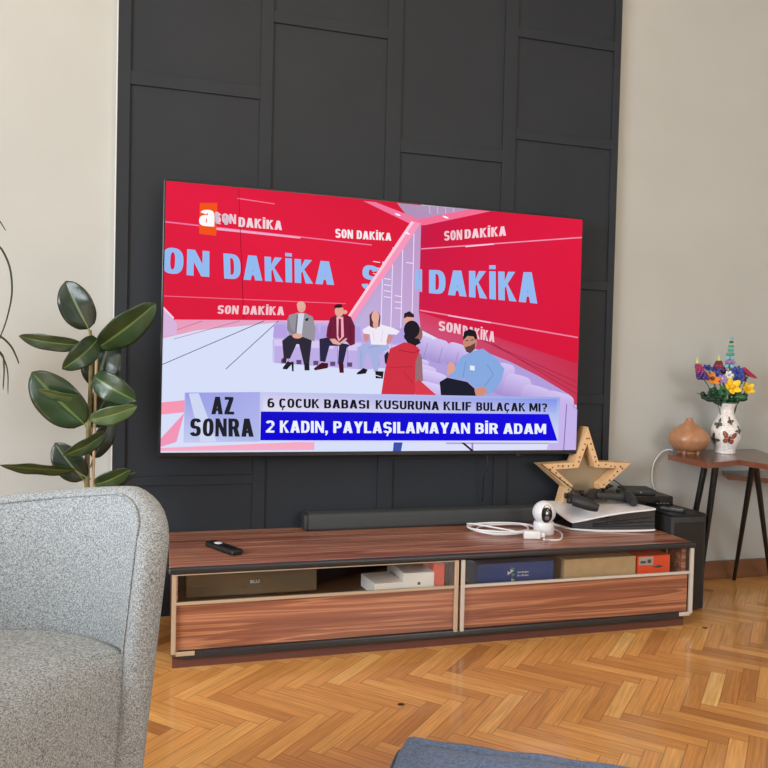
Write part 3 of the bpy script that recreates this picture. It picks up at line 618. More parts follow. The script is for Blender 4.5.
# caption banner
p = Pic()
p.poly([(184,392),(260,391.5),(559,397),(557,442),(260,441),(183,441.5)], (0,0,0), [(170,170,236),(196,200,238),(150,166,230),(214,220,244),(216,216,244),(190,196,236)])
p.poly([(262,394.5),(556,399),(555,413),(262,410.5)], (0,0,0), [(206,202,234),(128,146,232),(170,180,236),(226,222,240)])
p.poly([(185,392.5),(259,391.5),(259,440.5),(184,441)], (0,0,0), [(150,156,228),(170,172,232),(176,186,232),(196,204,238)]); p.poly([(188,393),(198,392.6),(216,440.5),(200,440.8)], (206,214,242))
p.poly([(260,410.8),(547.6,413.6),(556.5,440),(259.5,439.3)], (18,10,214), [(20,14,196),(20,10,224),(20,8,220),(12,4,214)])
INK = (34,34,42)
p.text('AZ', (211.5,396),(232.5,396.5),(233.5,413.8),(210.5,413.5), INK, .21, .165, .085, .54); p.text('SONRA', (190,417.5),(252,417.8),(253,435.8),(189,435.2), INK, .21, .165, .085, .54)
p.text('6 ÇOCUK BABASI', (266.5,397.6),(368,399.6),(368,408.2),(266.5,407), (22,22,28), .205, .17, .09, .60); p.text('KUSURUNA KILIF', (374.5,399.6),(470,401.6),(470,410.2),(374.5,408.3), (22,22,28), .205, .17, .09, .60); p.text('BULAÇAK MI?', (475,401.8),(546,403),(546,411.2),(475,410.2), (22,22,28), .205, .17, .09, .60)
p.text('2 KADIN, PAYLAŞILAMAYAN BİR ADAM', (265,419.6),(544.8,423.2),(544.8,433.2),(265,431.6), (236,240,250), .205, .17, .09, .60)
p.done('caption_banner', screen)
p = Pic(); p.poly([(198,204.5),(215.5,204.5),(214.5,237),(197.5,235)], (240,84,24))
p.text('a', (198,211),(213,211.5),(212.5,228),(197,227), (250,250,252), .26, .20); p.text('tv', (212,213),(229,214.5),(229,226.5),(212,225), (206,190,206), .16, .14)
p.done('channel_logo', screen)

# ------------------------------------------------------------------ soundbar, remote, webcam, cables
t = thing('soundbar', 'long dark grey fabric soundbar lying below the television', 'soundbar', (.92, -.042, .2747))
bm = nb(); box(bm, -.47, .47, -.036, .032, .002, .057, bev=.012, seg=4); obj('grille', bm, 'cloth_grille', t, smooth=40)
obj('end_cap', bx(-.478, -.455, -.0362, .0322, .0015, .0575, bev=.011, seg=4), 'blackmatt', t, smooth=50); obj('end_cap', bx(.455, .478, -.0362, .0322, .0015, .0575, bev=.011, seg=4), 'blackmatt', t, smooth=50)
obj('foot', bx(-.4, .4, -.02, .02, 0, .003), 'black', t)
a_ = at(210,545.5,2,.2747); b_ = at(238,555.5,2,.2747); dr = (b_-a_); ln = dr.length
t = thing('remote_control', 'slim black television remote lying on the cabinet left end', 'remote control', (a_+b_)/2, math.atan2(dr.y, dr.x))
obj('shell', bx(-ln/2, ln/2, -.019, .019, 0, .016, bev=.006, seg=3), 'black', t, smooth=50)
bm = nb(); ball(bm, (-.03,0,.0165), .011, (1.3,1,.18)); obj('button', bm, 'white', t, smooth=60)
bm = nb(); [box(bm, x, x+.006, y-.003, y+.003, .0155, .0172) for x in (.005,.02,.035,.05) for y in (-.009,0,.009)]; obj('keypad', bm, 'blackgloss', t)

wc = at(543.5,533.5,2,.2747)
t = thing('security_camera', 'small white round indoor camera with black lens face on the cabinet', 'camera', wc, .05)
bm = nb(); lathe(bm, [(0,0),(.032,0),(.034,.003),(.034,.036),(.031,.042),(0,.042)], 32); obj('base', bm, 'white', t, smooth=40)
bm = nb(); ball(bm, (0,0,.072), .0385, seg=32, ring=20); hd = obj('head', bm, 'white', t, smooth=60)
bm = nb()
dirv = Vector((-.38,-.92,-.03)).normalized(); xa = Vector((.92,-.38,0)).normalized(); za = xa.cross(dirv)*-1
q = [bm.verts.new(Vector((0,0,.072))+(dirv*.0372)+xa*.004)]
ringp = None
for rr_ in (.35,.7,1):
    rg = []
    for k in range(28):
        an = 2*PI*k/28; off = xa*(.004+.018*rr_*math.cos(an))+Vector((0,0,1))*(.030*rr_*math.sin(an))
        h2 = max(.0392**2-off.length_squared, 0); rg.append(bm.verts.new(Vector((0,0,.072))+off+dirv*math.sqrt(h2)))
    for k in range(28):
        bm.faces.new((q[0], rg[k], rg[(k+1)%28])) if ringp is None else bm.faces.new((ringp[k], rg[k], rg[(k+1)%28], ringp[(k+1)%28]))
    ringp = rg
obj('face_plate', bm, 'blackgloss', t, smooth=60)
bm = nb(); 
for r0, mi in ((.012,0),(.008,1)):
    res = bmesh.ops.create_cone(bm, cap_ends=True, segments=24, radius1=r0, radius2=r0*.9, depth=.003)
    mt = Matrix.Translation(Vector((0,0,.062))+dirv*(.0385+.0015*mi)+xa*.004) @ dirv.to_track_quat('Z','Y').to_matrix().to_4x4()
    for v in res['verts']:
        v.co = mt @ v.co
        for f in v.link_faces: f.material_index = mi
obj('lens', bm, ['black','steel'], t, smooth=40)

def pxy(u, v, h=.0): return at(u, v, 2, .2747+h)
RC = .0028
bm = nb(); loops = []
cc = pxy(502,531.5); 
pts = []
for k in range(0, 100):
    an = k/100*2*PI*3.6+.3; rx = .132-.036*abs(math.sin(k*.13)); ry = .098-.026*abs(math.sin(k*.21+1))
    pts.append(cc+Vector((rx*math.cos(an)+.012*math.sin(k*.09), -ry*math.sin(an)+.008*math.cos(k*.11), RC+.003+k*.00012*1.0)))
pts += [pxy(525,533,RC+.008), pxy(533,535,RC+.006)]
tube(bm, spline(pts, 2), RC, 6)
cable1 = obj('charging_cable', bm, 'white', None, 60); tag(cable1, 'coiled white charging cable lying on the cabinet beside the camera', 'cable')
bm = nb(); tube(bm, spline([wc+Vector((.03,.02,.012)), pxy(556,530,RC), pxy(562,534,RC), pxy(560,539.5,RC), pxy(548,540,RC), pxy(544,539.5,.012)], 6), RC, 6)
tag(obj('power_cable', bm, 'white', None, 60), 'short white power cable curling from the camera back', 'cable')
ad = pxy(534,538.5)
t = thing('power_adapter', 'small white power adapter lying in front of the camera', 'power adapter', ad, -.35)
obj('body', bx(-.034, .02, -.017, .017, 0, .026, bev=.005, seg=3), 'white', t, smooth=50); obj('plug', bx(.02, .034, -.009, .009, .006, .02, bev=.002), 'white', t)

# ------------------------------------------------------------------ wooden star
SR = .188; sc_c = Vector((1.470, -.062, .2747+.081+.81*SR-.081))
t = thing('wooden_star', 'wooden star shaped frame with small holes standing behind the game console', 'decoration', (sc_c.x, sc_c.y, .2747))
def starpts(R_, r_, rot=0): return [((R_ if k % 2 == 0 else r_)*math.sin(k*PI/5+rot), (R_ if k % 2 == 0 else r_)*math.cos(k*PI/5+rot)) for k in range(10)]
cz = .81*SR
def ring_star(bm, Ro, ro, Ri, ri, y0, y1, mi=0):
    o_ = starpts(Ro, ro); i_ = starpts(Ri, ri); V = {}
    for nme, P in (('o', o_), ('i', i_)):
        for yy_, tg in ((y0,'f'), (y1,'b')): V[nme+tg] = [bm.verts.new((x, yy_, z+cz)) for x, z in P]
    for k in range(10):
        j = (k+1) % 10
        for q in ((V['of'][k],V['of'][j],V['if'][j],V['if'][k]), (V['ob'][k],V['ib'][k],V['ib'][j],V['ob'][j]), (V['of'][k],V['ob'][k],V['ob'][j],V['of'][j]), (V['if'][k],V['if'][j],V['ib'][j],V['ib'][k])):
            bm.faces.new(q).material_index = mi
bm = nb(); ring_star(bm, SR*1.03, SR*.435, SR*.71, SR*.305, -.028, .028)
obj('frame', bm, 'star', t)
bm = nb(); prism(bm, starpts(SR*.72, SR*.315), .012, .018, 0, lambda x, z, c: (x, c, z+cz)); obj('back_plate', bm, 'starback', t)
bm = nb(); o_ = starpts(SR*.85, SR*.372); rg_ = random.Random(5)
for k in range(10):
    j = (k+1) % 10
    for q in range(5):
        f_ = (q+.5)/5; x = o_[k][0]*(1-f_)+o_[j][0]*f_; z = o_[k][1]*(1-f_)+o_[j][1]*f_
        res = bmesh.ops.create_circle(bm, cap_ends=True, segments=8, radius=.0028+rg_.random()*.0008)
        x += rg_.uniform(-.004,.004); z += rg_.uniform(-.004,.004)
        for v in res['verts']: v.co = Vector((v.co.x+x, -.0286, v.co.y+z+cz))
obj('drilled_hole', bm, 'hole', t)['kind'] = 'stuff'

# ------------------------------------------------------------------ game console lying flat
t = thing('game_console', 'white and black game console lying flat on the cabinet right end', 'game console', (1.46, -.15, .2747))
A_, B_, C_, D_ = Vector((1.315,-.075)), Vector((1.345,-.212)), Vector((1.625,-.292)), Vector((1.60,-.06))
def quadpt(s, q): return (A_*(1-s)*(q)+B_*(1-s)*(1-q)+C_*s*(1-q)+D_*s*q)-Vector((1.46,-.15))
def hz_top(s, q):   # s along long side, q from front to back
    return .031+.052*s**1.2*(1-.15*q)+.048*q*(1-s)**1.0+.010*math.sin(PI*s)*(1-q)
def hz_bot(s, q): return .006+.012*abs(s-.35)**1.5
def sheet(fz, th, over, edge_in=0):
    bm = nb(); NS, NQ = 16, 8; top = []; bot = []
    for i in range(NS+1):
        ra, rb = [], []
        for j in range(NQ+1):
            s, q = i/NS, j/NQ
            # rounded corners
            s2 = .5+(s-.5)*(1-.06*(abs(2*q-1)**6)) ; q2 = .5+(q-.5)*(1-.06*(abs(2*s-1)**6))
            P = quadpt(.5+(s2-.5)*over, .5+(q2-.5)*over); z = fz(s, q)
            ra.append(bm.verts.new((P.x, P.y, z+th))); rb.append(bm.verts.new((P.x, P.y, z)))
        top.append(ra); bot.append(rb)
    for i in range(NS):
        for j in range(NQ):
            bm.faces.new((top[i][j],top[i+1][j],top[i+1][j+1],top[i][j+1])); bm.faces.new((bot[i][j],bot[i][j+1],bot[i+1][j+1],bot[i+1][j]))
    for i in range(NS):
        for j in (0, NQ): bm.faces.new((top[i][j],bot[i][j],bot[i+1][j],top[i+1][j]))
    for j in range(NQ):
        for i in (0, NS): bm.faces.new((top[i][j],top[i][j+1],bot[i][j+1],bot[i][j]))
    return bm
obj('top_plate', sheet(lambda s, q: hz_top(s, q)-.005, .0055, 1.04), 'white', t, smooth=45)
obj('bottom_plate', sheet(lambda s, q: hz_bot(s, q)-.006+.0, .0055, 1.04), 'white', t, smooth=45)
bm = nb(); NS, NQ = 16, 8
tp = [[None]*(NQ+1) for _ in range(NS+1)]; bt = [[None]*(NQ+1) for _ in range(NS+1)]
for i in range(NS+1):
    for j in range(NQ+1):
        s, q = i/NS, j/NQ; P = quadpt(.5+(s-.5)*.97, .5+(q-.5)*.96)
        tp[i][j] = bm.verts.new((P.x, P.y, hz_top(s, q)-.005)); bt[i][j] = bm.verts.new((P.x, P.y, hz_bot(s, q)-.0005))
for i in range(NS):
    for j in range(NQ): bm.faces.new((tp[i][j],tp[i+1][j],tp[i+1][j+1],tp[i][j+1])); bm.faces.new((bt[i][j],bt[i][j+1],bt[i+1][j+1],bt[i+1][j]))
    for j in (0, NQ): bm.faces.new((tp[i][j],bt[i][j],bt[i+1][j],tp[i+1][j]))
for j in range(NQ):
    for i in (0, NS): bm.faces.new((tp[i][j],tp[i][j+1],bt[i][j+1],bt[i][j]))
obj('body', bm, 'blackgloss', t, smooth=40)
bm = nb()
for k in range(3):
    z = .018+.009*k
    P0, P1 = quadpt(.25, 0), quadpt(.96, 0)
    a0 = Vector((P0.x, P0.y-.0015, .016+.004*k)); a1 = Vector((P1.x, P1.y-.0015, .022+.015*k)); tube(bm, [a0, a1], .0008, 4)
obj('vent_slat', bm, 'blackmatt', t)

# controllers
def controller(loc, rz, label, tilt=0):
    t = thing('game_controller', label, 'game controller', loc, rz, None); t.rotation_euler = (tilt, 0, rz)
    bm = nb(); box(bm, -.052, .052, -.026, .03, .012, .040, bev=.012, seg=4)
    for s in (-1, 1): tube(bm, spline([(s*.05,.018,.027),(s*.063,-.005,.026),(s*.072,-.035,.020),(s*.076,-.062,.0145)], 4), [.019,.0195,.020,.0205,.0205,.0205,.020,.0195,.0185,.0175,.0165,.015,.012], 14)
    obj('body', bm, 'blackmatt', t, smooth=50)
    obj('touchpad', bx(-.026, .026, .0, .026, .0385, .042, bev=.002), 'black', t)
    for s in (-1, 1):
        bm = nb(); lathe(bm, [(0,.038),(.006,.038),(.006,.047),(.0095,.05),(.0095,.053),(.006,.054),(0,.0535)], 20, 0, s*.026, -.014); obj('thumbstick', bm, 'blackgloss', t, smooth=40)
    for x, y in ((.052,.022),(.052,.002),(.042,.012),(.062,.012)):
        bm = nb(); lathe(bm, [(0,.036),(.0042,.036),(.0042,.0425),(0,.0435)], 14, 0, x, y); obj('button', bm, 'steel', t, smooth=40)
    bm = nb(); box(bm, -.058, -.046, .009, .015, .038, .043, bev=.001); box(bm, -.055, -.049, .003, .021, .038, .0432, bev=.001); obj('direction_pad', bm, 'blackgloss', t)
    for s in (-1, 1): obj('trigger', bx(s*.05-.014, s*.05+.014, .026, .042, .016, .034, bev=.005, seg=3), 'black', t, smooth=50)
    return t
c1 = at(582,510,1,-.165); c2 = at(607,506,1,-.14)
controller((c1.x-.020, -.165, .2747+.074), 1.15, 'black game controller at left, with its grip pointing towards the camera', .06)
controller((c2.x+.015, -.135, .2747+.0775), -.5, 'black game controller at right, nearer the black set top box', .02)
bm = nb(); tube(bm, spline([at(585,506,1,-.15), at(600,489,1,-.1), at(617,500,1,-.1), at(625,503,1,-.12)+Vector((0,0,.004)), at(618,510,1,-.17), at(610,515,1,-.225), at(608,523,1,-.285)], 6), .0022, 6)
tag(obj('controller_cable', bm, 'black', None, 60), 'thin black cable trailing over the white game console', 'cable')
bm = nb(); tube(bm, spline([at(541,464,1,-.1), at(556,476,1,-.1), at(574,490,1,-.1), at(588,503,1,-.12)], 6), .0018, 6)
tag(obj('hanging_cable', bm, 'black', None, 60), 'thin black cable slanting down across the wooden star', 'cable')

# ------------------------------------------------------------------ black tower with boxes on it
t = thing('subwoofer', 'tall black box shaped subwoofer standing right of the cabinet', 'speaker', (1.745, -.165, 0))
bm = nb(); box(bm, -.073, .067, -.145, .15, .006, .332, bev=.006, seg=3); obj('body', bm, 'blackmatt', t, smooth=40)
obj('top_plate', bx(-.075, .069, -.147, .152, .332, .338, bev=.002), 'black', t); obj('foot', bx(-.06, .055, -.13, .13, 0, .006), 'black', t)
obj('grille', bx(-.06, .055, -.147, -.145, .03, .31), 'black', t)
tx = (1.675, -.085)
t = thing('set_top_box', 'wide black set top box standing on the black tower', 'set top box', (1.69, -.115, .338), -.12)
obj('case', bx(-.085, .085, -.06, .07, .004, .040, bev=.003), 'black', t); obj('front_panel', bx(-.084, .084, -.0625, -.06, .006, .038), 'blackgloss', t)
bm = nb(); [box(bm, .02+.013*k, .028+.013*k, -.0632, -.0625, .014, .017) for k in range(4)]; obj('display_mark', bm, 'steel', t); obj('foot', bx(-.07, .07, -.05, .06, 0, .004), 'black', t)
t = thing('modem', 'smaller thin black box lying on top of the set top box', 'modem', (1.670, -.105, .378), -.25)
obj('case', bx(-.055, .055, -.045, .05, 0, .02, bev=.004, seg=3), 'blackmatt', t, smooth=40)
bm = nb(); ball(bm, (0,-.0455,.010), .003, (1,.2,1)); obj('status_light', bm, 'steel', t)
q0 = at(664,510.5,2,.338); q1 = at(684,513.0,2,.338)
t = thing('remote_control', 'short grey and black remote lying on the black tower front edge', 'remote control', (q0+q1)/2+Vector((0,.01,0)), math.atan2((q1-q0).y, (q1-q0).x))
obj('shell', bx(-.042, .042, -.013, .013, 0, .010, bev=.003), 'black', t); obj('face_plate', bx(-.039, .039, -.011, .011, .010, .0112), 'steel', t)
bm = nb()
for k in range(3): tube(bm, spline([(1.60,-.06+.012*k,.40), (1.59-.012*k,-.035,.385+.012*k), (1.575,-.03-.01*k,.36), (1.57,-.04,.30), (1.56,-.03-.01*k,.279)], 5), .0028, 6)
tube(bm, spline([(1.625,-.09,.40), (1.585,-.07,.425), (1.555,-.05,.40), (1.54,-.05,.36)], 5), .0022, 6)
tag(obj('cable_bundle', bm, 'black', None, 60), 'tangle of black cables behind the set top box', 'cables')

# ------------------------------------------------------------------ side tables
TZ = .521
outl = [at(668,454.5,2,TZ), at(707.5,463.0,2,TZ), at(740,460.0,2,TZ), at(768,464.5,2,TZ)]
P = [(v.x, v.y) for v in outl]; P[0] = (P[0][0], min(P[0][1], -.0)); 
P = P+[(P[3][0]+.17, P[3][1]+.10), (P[3][0]+.33, .0), (P[3][0]+.33, .022), (at(671,451,1,.022).x, .022)]
t = thing('side_table', 'higher faceted wooden side table under the vase, on black tapered legs', 'table', (2.1, -.15, 0))
bm = nb(); prism(bm, [(x-2.1, y+.15) for x, y in P], TZ-.019, TZ); bm.faces.ensure_lookup_table()
for f in bm.faces: f.material_index = 0 if abs(f.normal.z) > .5 or True else 1
bmesh.ops.recalc_face_normals(bm, faces=bm.faces)
for f in bm.faces: f.normal_update(); f.material_index = 0 if abs(f.normal.z) > .5 else 1
obj('table_top', bm, ['tabletop','tableedge'], t)
def leg(t, top, foot, org, r0=.0125, r1=.008):
    bm = nb(); a_ = Vector(top)-Vector(org); b_ = Vector(foot)-Vector(org); tube(bm, [a_, a_.lerp(b_, .5), b_+Vector((0,0,.0))], [r0, (r0+r1)/2, r1], 14)
    for v in bm.verts:
        if v.co.z < .0005: v.co.z = .0005
    obj('leg', bm, 'blackmetal', t, smooth=50)
og = (2.1,-.15,0)
def ft(u, v, y): q = at(u, v, 1, y); return (q.x, q.y, 0)
def tpz(u, y, z):   # point at image column u on the plane y, forced to height z
    q = at(u, 467, 1, y); return (q.x, y, z)
leg(t, tpz(706,-.10,TZ-.019), ft(681,580,-.035), og); leg(t, tpz(716,-.17,TZ-.019), ft(699,592,-.10), og)
leg(t, (2.010,-.295,TZ-.019), (2.196,-.012,0), og, .011, .007); leg(t, (2.024,-.295,TZ-.019), (2.352,-.035,0), og, .011, .007)
t = thing('side_table', 'lower faceted wooden side table tucked behind the higher one at the right edge', 'table', (2.3, -.06, 0))
LZ = .435
q = [(2.15,.02), (2.085,-.09), (2.19,-.19), (2.36,-.25)]
bm = nb(); prism(bm, [(x-2.3, y+.06) for x, y in q]+[(.40,-.10), (.40,.08)], LZ-.018, LZ)
bmesh.ops.recalc_face_normals(bm, faces=bm.faces)
for f in bm.faces: f.normal_update(); f.material_index = 0 if abs(f.normal.z) > .5 else 1
obj('table_top', bm, ['tabletop','tableedge'], t)
og = (2.3,-.06,0)
for a_, b_ in (((2.42,-.15),(2.44,-.19)), ((2.40,-.04),(2.46,.0)), ((2.62,-.05),(2.66,-.03))): leg(t, (*a_, LZ-.018), (*b_, 0), og, .011, .007)

# diffuser
dc = at(688.5,452.8,2,TZ); 
dc = Vector((dc.x, -.085, TZ)); dq = at(688.5,450,1,-.085); dc.x = dq.x
t = thing('aroma_diffuser', 'onion shaped wood look aroma diffuser on the side table', 'diffuser', dc)
bm = nb(); RD = .0735
lathe(bm, [(0,.008),(.035,.008),(.052,.014),(.066,.030),(.0725,.046),(RD,.050),(RD-.0012,.0515),(RD,.053),(.0725,.064),(.066,.078),(.053,.092),(.038,.102),(.025,.110),(.016,.118),(.0115,.127),(.0115,.132),(.009,.133),(.007,.130),(0,.129)], 48)
obj('body', bm, 'diffuser', t, smooth=35)
bm = nb(); lathe(bm, [(0,0),(.028,0),(.03,.003),(.03,.009),(0,.009)], 28)
for k in range(4): lathe(bm, [(0,0),(.007,0),(.007,.011),(0,.011)], 12, 0, .036*math.cos(k*PI/2+.5), .036*math.sin(k*PI/2+.5))
obj('foot', bm, 'diffuser', t, smooth=40)
bm = nb(); tube(bm, spline([dc+Vector((-.05,.03,.006)), at(670,449.5,1,-.01), at(662,452,1,.012), at(654,463,1,.02), at(652,480,1,.02), at(656,496,1,.02), at(655,520,1,.018)], 6), .0024, 6)
tag(obj('diffuser_cable', bm, 'white', None, 60), 'thin white cable hanging down the wall from the diffuser', 'cable')

# vase
vq = at(725,452,1,-.10); vc = Vector((vq.x, -.10, TZ)); 
t = thing('flower_vase', 'white porcelain vase painted with orange and grey butterflies', 'vase', vc)
VP = [(0,0),(.034,0),(.037,.003),(.036,.010),(.041,.022),(.050,.042),(.0545,.062),(.053,.082),(.045,.102),(.034,.120),(.0275,.136),(.027,.150),(.031,.162),(.0385,.170)]
def vr(z):
    for (r0,z0),(r1,z1_) in zip(VP[1:], VP[2:]):
        if z0 <= z <= z1_: return r0+(r1-r0)*(z-z0)/(z1_-z0+1e-9)
    return .03
VK = 1.13
VP = [(a_, b_*VK) for a_, b_ in VP]
bm = nb(); lathe(bm, VP+[(a_, b_*VK) for a_, b_ in [(.0385,.172),(.035,.171),(.028,.162),(.024,.150),(.024,.136),(.03,.12),(.04,.1),(.045,.06),(.03,.012),(0,.01)]], 48); obj('body', bm, 'porcelain', t, smooth=40)
bm = nb(); lathe(bm, [(.0365,.1685*VK),(.0395,.1695*VK),(.0395,.1735*VK),(.0345,.1735*VK),(.0345,.171*VK)], 48); obj('rim', bm, 'vasegreen', t, smooth=40)
view = math.atan2(CAM.y-vc.y, CAM.x-vc.x)
def on_vase(a_, z, off=.0009):
    th = view-a_/.05 if False else view+a_/.05; r_ = vr(z)+off; return (r_*math.cos(th), r_*math.sin(th), z)
def motif(cx, cz_, s, rot, mi0, name):
    bm = nb(); c, d = math.cos(rot), math.sin(rot)
    def blob(pts, mi, off):
        cen = bm.verts.new(on_vase(cx+sum(a_*c-b_*d for a_, b_ in pts)/len(pts)*s, cz_+sum(a_*d+b_*c for a_, b_ in pts)/len(pts)*s, off))
        rg = [bm.verts.new(on_vase(cx+(a_*c-b_*d)*s, cz_+(a_*d+b_*c)*s, off)) for a_, b_ in pts]
        for i in range(len(rg)): bm.faces.new((cen, rg[i], rg[(i+1)%len(rg)])).material_index = mi
    for sx in (-1, 1):
        blob([(0,0),(sx*.3,.75),(sx*.75,1.1),(sx*1.1,1.0),(sx*.95,.45),(sx*.6,.0)], 1, .0010); blob([(0,-.05),(sx*.65,-.05),(sx*.85,-.4),(sx*.6,-.85),(sx*.2,-.7)], 1, .0010)
        blob([(sx*.08,.05),(sx*.35,.65),(sx*.75,.95),(sx*.98,.9),(sx*.82,.45),(sx*.5,.08)], 0, .0016); blob([(sx*.08,-.12),(sx*.6,-.13),(sx*.72,-.4),(sx*.52,-.72),(sx*.22,-.6)], 0, .0016)
    blob([(-.07,-.7),(.07,-.7),(.09,.5),(-.09,.5)], 1, .002)
    o = obj(name, bm, [mi0, 'bf_dark'], t); return o
motif(.012,.060,.0235,-.15,'bf_orange','butterfly_motif')['label'] = 'orange painted butterfly'
motif(-.030,.112,.017,.7,'bf_grey','butterfly_motif'); motif(-.044,.054,.018,-.9,'bf_grey','butterfly_motif'); motif(.018,.124,.013,-.6,'bf_grey','butterfly_motif'); motif(.052,.09,.014,.9,'bf_grey','butterfly_motif')
bm = nb(); rg_ = random.Random(11)
for k in range(90):
    a_ = rg_.uniform(-.075,.075); z = rg_.uniform(.012,.185); s = rg_.uniform(.0012,.0024)
    vs_ = [bm.verts.new(on_vase(a_+s*math.cos(q*PI/3)*rg_.uniform(.6,1.2), z+s*math.sin(q*PI/3), .0007)) for q in range(6)]
    bm.faces.new(vs_).material_index = k % 2
M['speck_a'] = mat('vase_speck_rose', (196,160,170), .3); M['speck_b'] = mat('vase_speck_grey', (176,176,186), .3)
tag(obj('painted_speckle', bm, ['speck_a','speck_b'], t), kind='stuff')

# flowers: each stem in the vase is a thing of its own
def fm(n_, c): M[n_] = mat(n_, c, .35); return n_
for n_, c in dict(pl_green=(44,104,62), pl_dgreen=(22,58,42), pl_lime=(196,214,110), pl_magenta=(158,52,106), pl_purple=(78,52,128), pl_blue=(44,70,158), pl_orange=(226,140,54), pl_teal=(72,170,156), pl_azure=(126,190,206), pl_lav=(164,122,196), pl_yellow=(244,206,44), pl_dyellow=(232,178,28), pl_red=(120,30,44), pl_white=(226,228,226), pl_brown=(90,54,30), pl_crimson=(186,40,86)).items(): fm(n_, c)
def fl_base(name, label, tipu, tipv, y=-.1, lean=0):
    tip = at(tipu, tipv, 1, y); root = vc+Vector((lean*.012, 0, .05)); 
    t = thing(name, label, 'flower', root); tip = tip-root
    mid = Vector((lean*.018, (y+.1)*.2, .118)); bm = nb(); 
    tube(bm, spline([(0,0,0), mid, tip.lerp(mid,.35)+Vector((0,0,.006)), tip], 5), .0016, 6); obj('stem', bm, 'pl_green', t, smooth=60); return t, tip
def lupin(label, u, v, y, cols_, lean, top='pl_lime', L_=.062, du=-.012):
    t, tip = fl_base('lupin', label, u, v, y, lean)
    n_ = 7; ax = Vector((du, 0, .06)).normalized()
    for k in range(n_):
        bm = nb(); r_ = .0165*(1-k/n_*.62); c = tip+ax*(L_*k/n_)
        for q in range(6): an = q*PI/3+k*.5; ball(bm, c+Vector((r_*math.cos(an), r_*math.sin(an), 0)), .0078*(1-k*.05), seg=8, ring=6)
        obj('blossom', bm, cols_[min(k, len(cols_)-1)], t, smooth=60)
    bm = nb(); lathe(bm, [(.006,0),(.0055,.006),(.003,.014),(.0015,.022),(0,.024)], 10); 
    for vv in bm.verts: vv.co += tip+ax*L_
    obj('bud_tip', bm, top, t, smooth=60)
lupin('brick lupin with magenta and purple blossoms, leftmost in the vase', 703, 378, -.12, ['pl_purple','pl_purple','pl_purple','pl_magenta','pl_magenta','pl_magenta'], -1.2, du=-.03)
lupin('brick lupin with dark red blossoms and pale yellow tip', 718, 370, -.085, ['pl_blue','pl_red','pl_red','pl_magenta','pl_red'], -.4, L_=.036, du=.005)
t, tip = fl_base('delphinium', 'tall slender brick delphinium with teal and pale blue blossoms, highest in the vase', 730, 352, -.1, .3)
for k in range(8):
    bm = nb(); z = -.055+k*.0155; r_ = .013*(1-k/9)
    for q in range(4): an = q*PI/2+k*.8; ball(bm, tip+Vector((r_*math.cos(an)+k*.0008, r_*math.sin(an), z)), .0085*(1-k*.07), seg=8, ring=6)
    obj('blossom', bm, ['pl_azure','pl_lav','pl_azure','pl_teal','pl_teal','pl_teal','pl_green','pl_azure'][k], t, smooth=60)
def petals(t, tip, n_, r_, s, mt, cm, up=.3, face=Vector((-.2,-1,.35))):
    r_ *= 1.15; s *= 1.4
    face = face.normalized(); x = face.cross(Vector((0,0,1))).normalized(); y = x.cross(face)
    for k in range(n_):
        an = 2*PI*k/n_; bm = nb(); ball(bm, (0,0,0), 1, (s*.95, s*.26, s*.62), 10, 8)
        dr = x*math.cos(an)+y*math.sin(an); R_ = Matrix((dr, face, dr.cross(face))).transposed()
        for v in bm.verts:
            v.co += Vector((0, v.co.x*up, 0)); v.co = R_ @ v.co + tip + dr*r_
        obj('petal', bm, mt, t, smooth=60)
    bm = nb(); ball(bm, tip+face*.003, s*.45, seg=10, ring=8); obj('flower_centre', bm, cm, t, smooth=60)
def bloom(name, label, u, v, y, lean, n_, r_, s, mt, cm, up=.3, face=Vector((-.2,-1,.35))):
    t, tip = fl_base(name, label, u, v, y, lean); petals(t, tip, n_, r_, s, mt, cm, up, face)
bloom('cornflower', 'small blue brick cornflower between the two lupins', 708, 368, -.1, -.8, 6, .009, .008, 'pl_blue', 'pl_purple', face=Vector((-.2,-.6,.9)))
bloom('poppy', 'orange brick flower with dark centre at middle left', 712, 379, -.125, -.6, 6, .014, .013, 'pl_orange', 'pl_brown', face=Vector((-.1,-.75,.7)))
bloom('tulip', 'large open yellow brick flower at the front', 732, 387, -.135, .2, 5, .012, .0155, 'pl_yellow', 'pl_dyellow', .7)
bloom('tulip', 'closed yellow brick flower at the lower right', 747.5, 389, -.11, 1.2, 5, .008, .0125, 'pl_yellow', 'pl_dyellow', .8)
bloom('cornflower', 'large blue brick flower right of the centre', 738, 372, -.12, .6, 7, .011, .0095, 'pl_blue', 'pl_purple')
bloom('cornflower', 'blue brick flower behind the large yellow one', 738, 379.5, -.12, .5, 6, .010, .0085, 'pl_blue', 'pl_blue')
bloom('cornflower', 'dark blue brick flower below the dark red lupin', 717, 374.5, -.115, -.3, 6, .009, .008, 'pl_blue', 'pl_purple')
bloom('daisy', 'small dark red brick flower left of the tall stem', 723, 371, -.08, -.1, 6, .008, .007, 'pl_red', 'pl_brown')
bloom('daisy', 'small purple brick flower near the crimson one', 743, 378, -.09, .9, 6, .008, .007, 'pl_purple', 'pl_lav')
bloom('fern_tuft', 'green brick foliage tuft low at the vase mouth left', 713, 393, -.12, -.3, 7, .010, .009, 'pl_dgreen', 'pl_green')
bloom('fern_tuft', 'green brick foliage tuft low at the vase mouth centre', 724, 391, -.135, 0, 7, .010, .009, 'pl_green', 'pl_dgreen')
bloom('fern_tuft', 'green brick foliage tuft low at the vase mouth right', 736, 395, -.125, .4, 7, .010, .009, 'pl_dgreen', 'pl_green')
bloom('aster', 'lavender brick blossom beside the orange flower', 722, 379, -.13, -.1, 6, .008, .0065, 'pl_lav', 'pl_white')
bloom('aster', 'white brick blossom at the middle of the bunch', 729, 375, -.125, .1, 6, .008, .0065, 'pl_white', 'pl_azure')
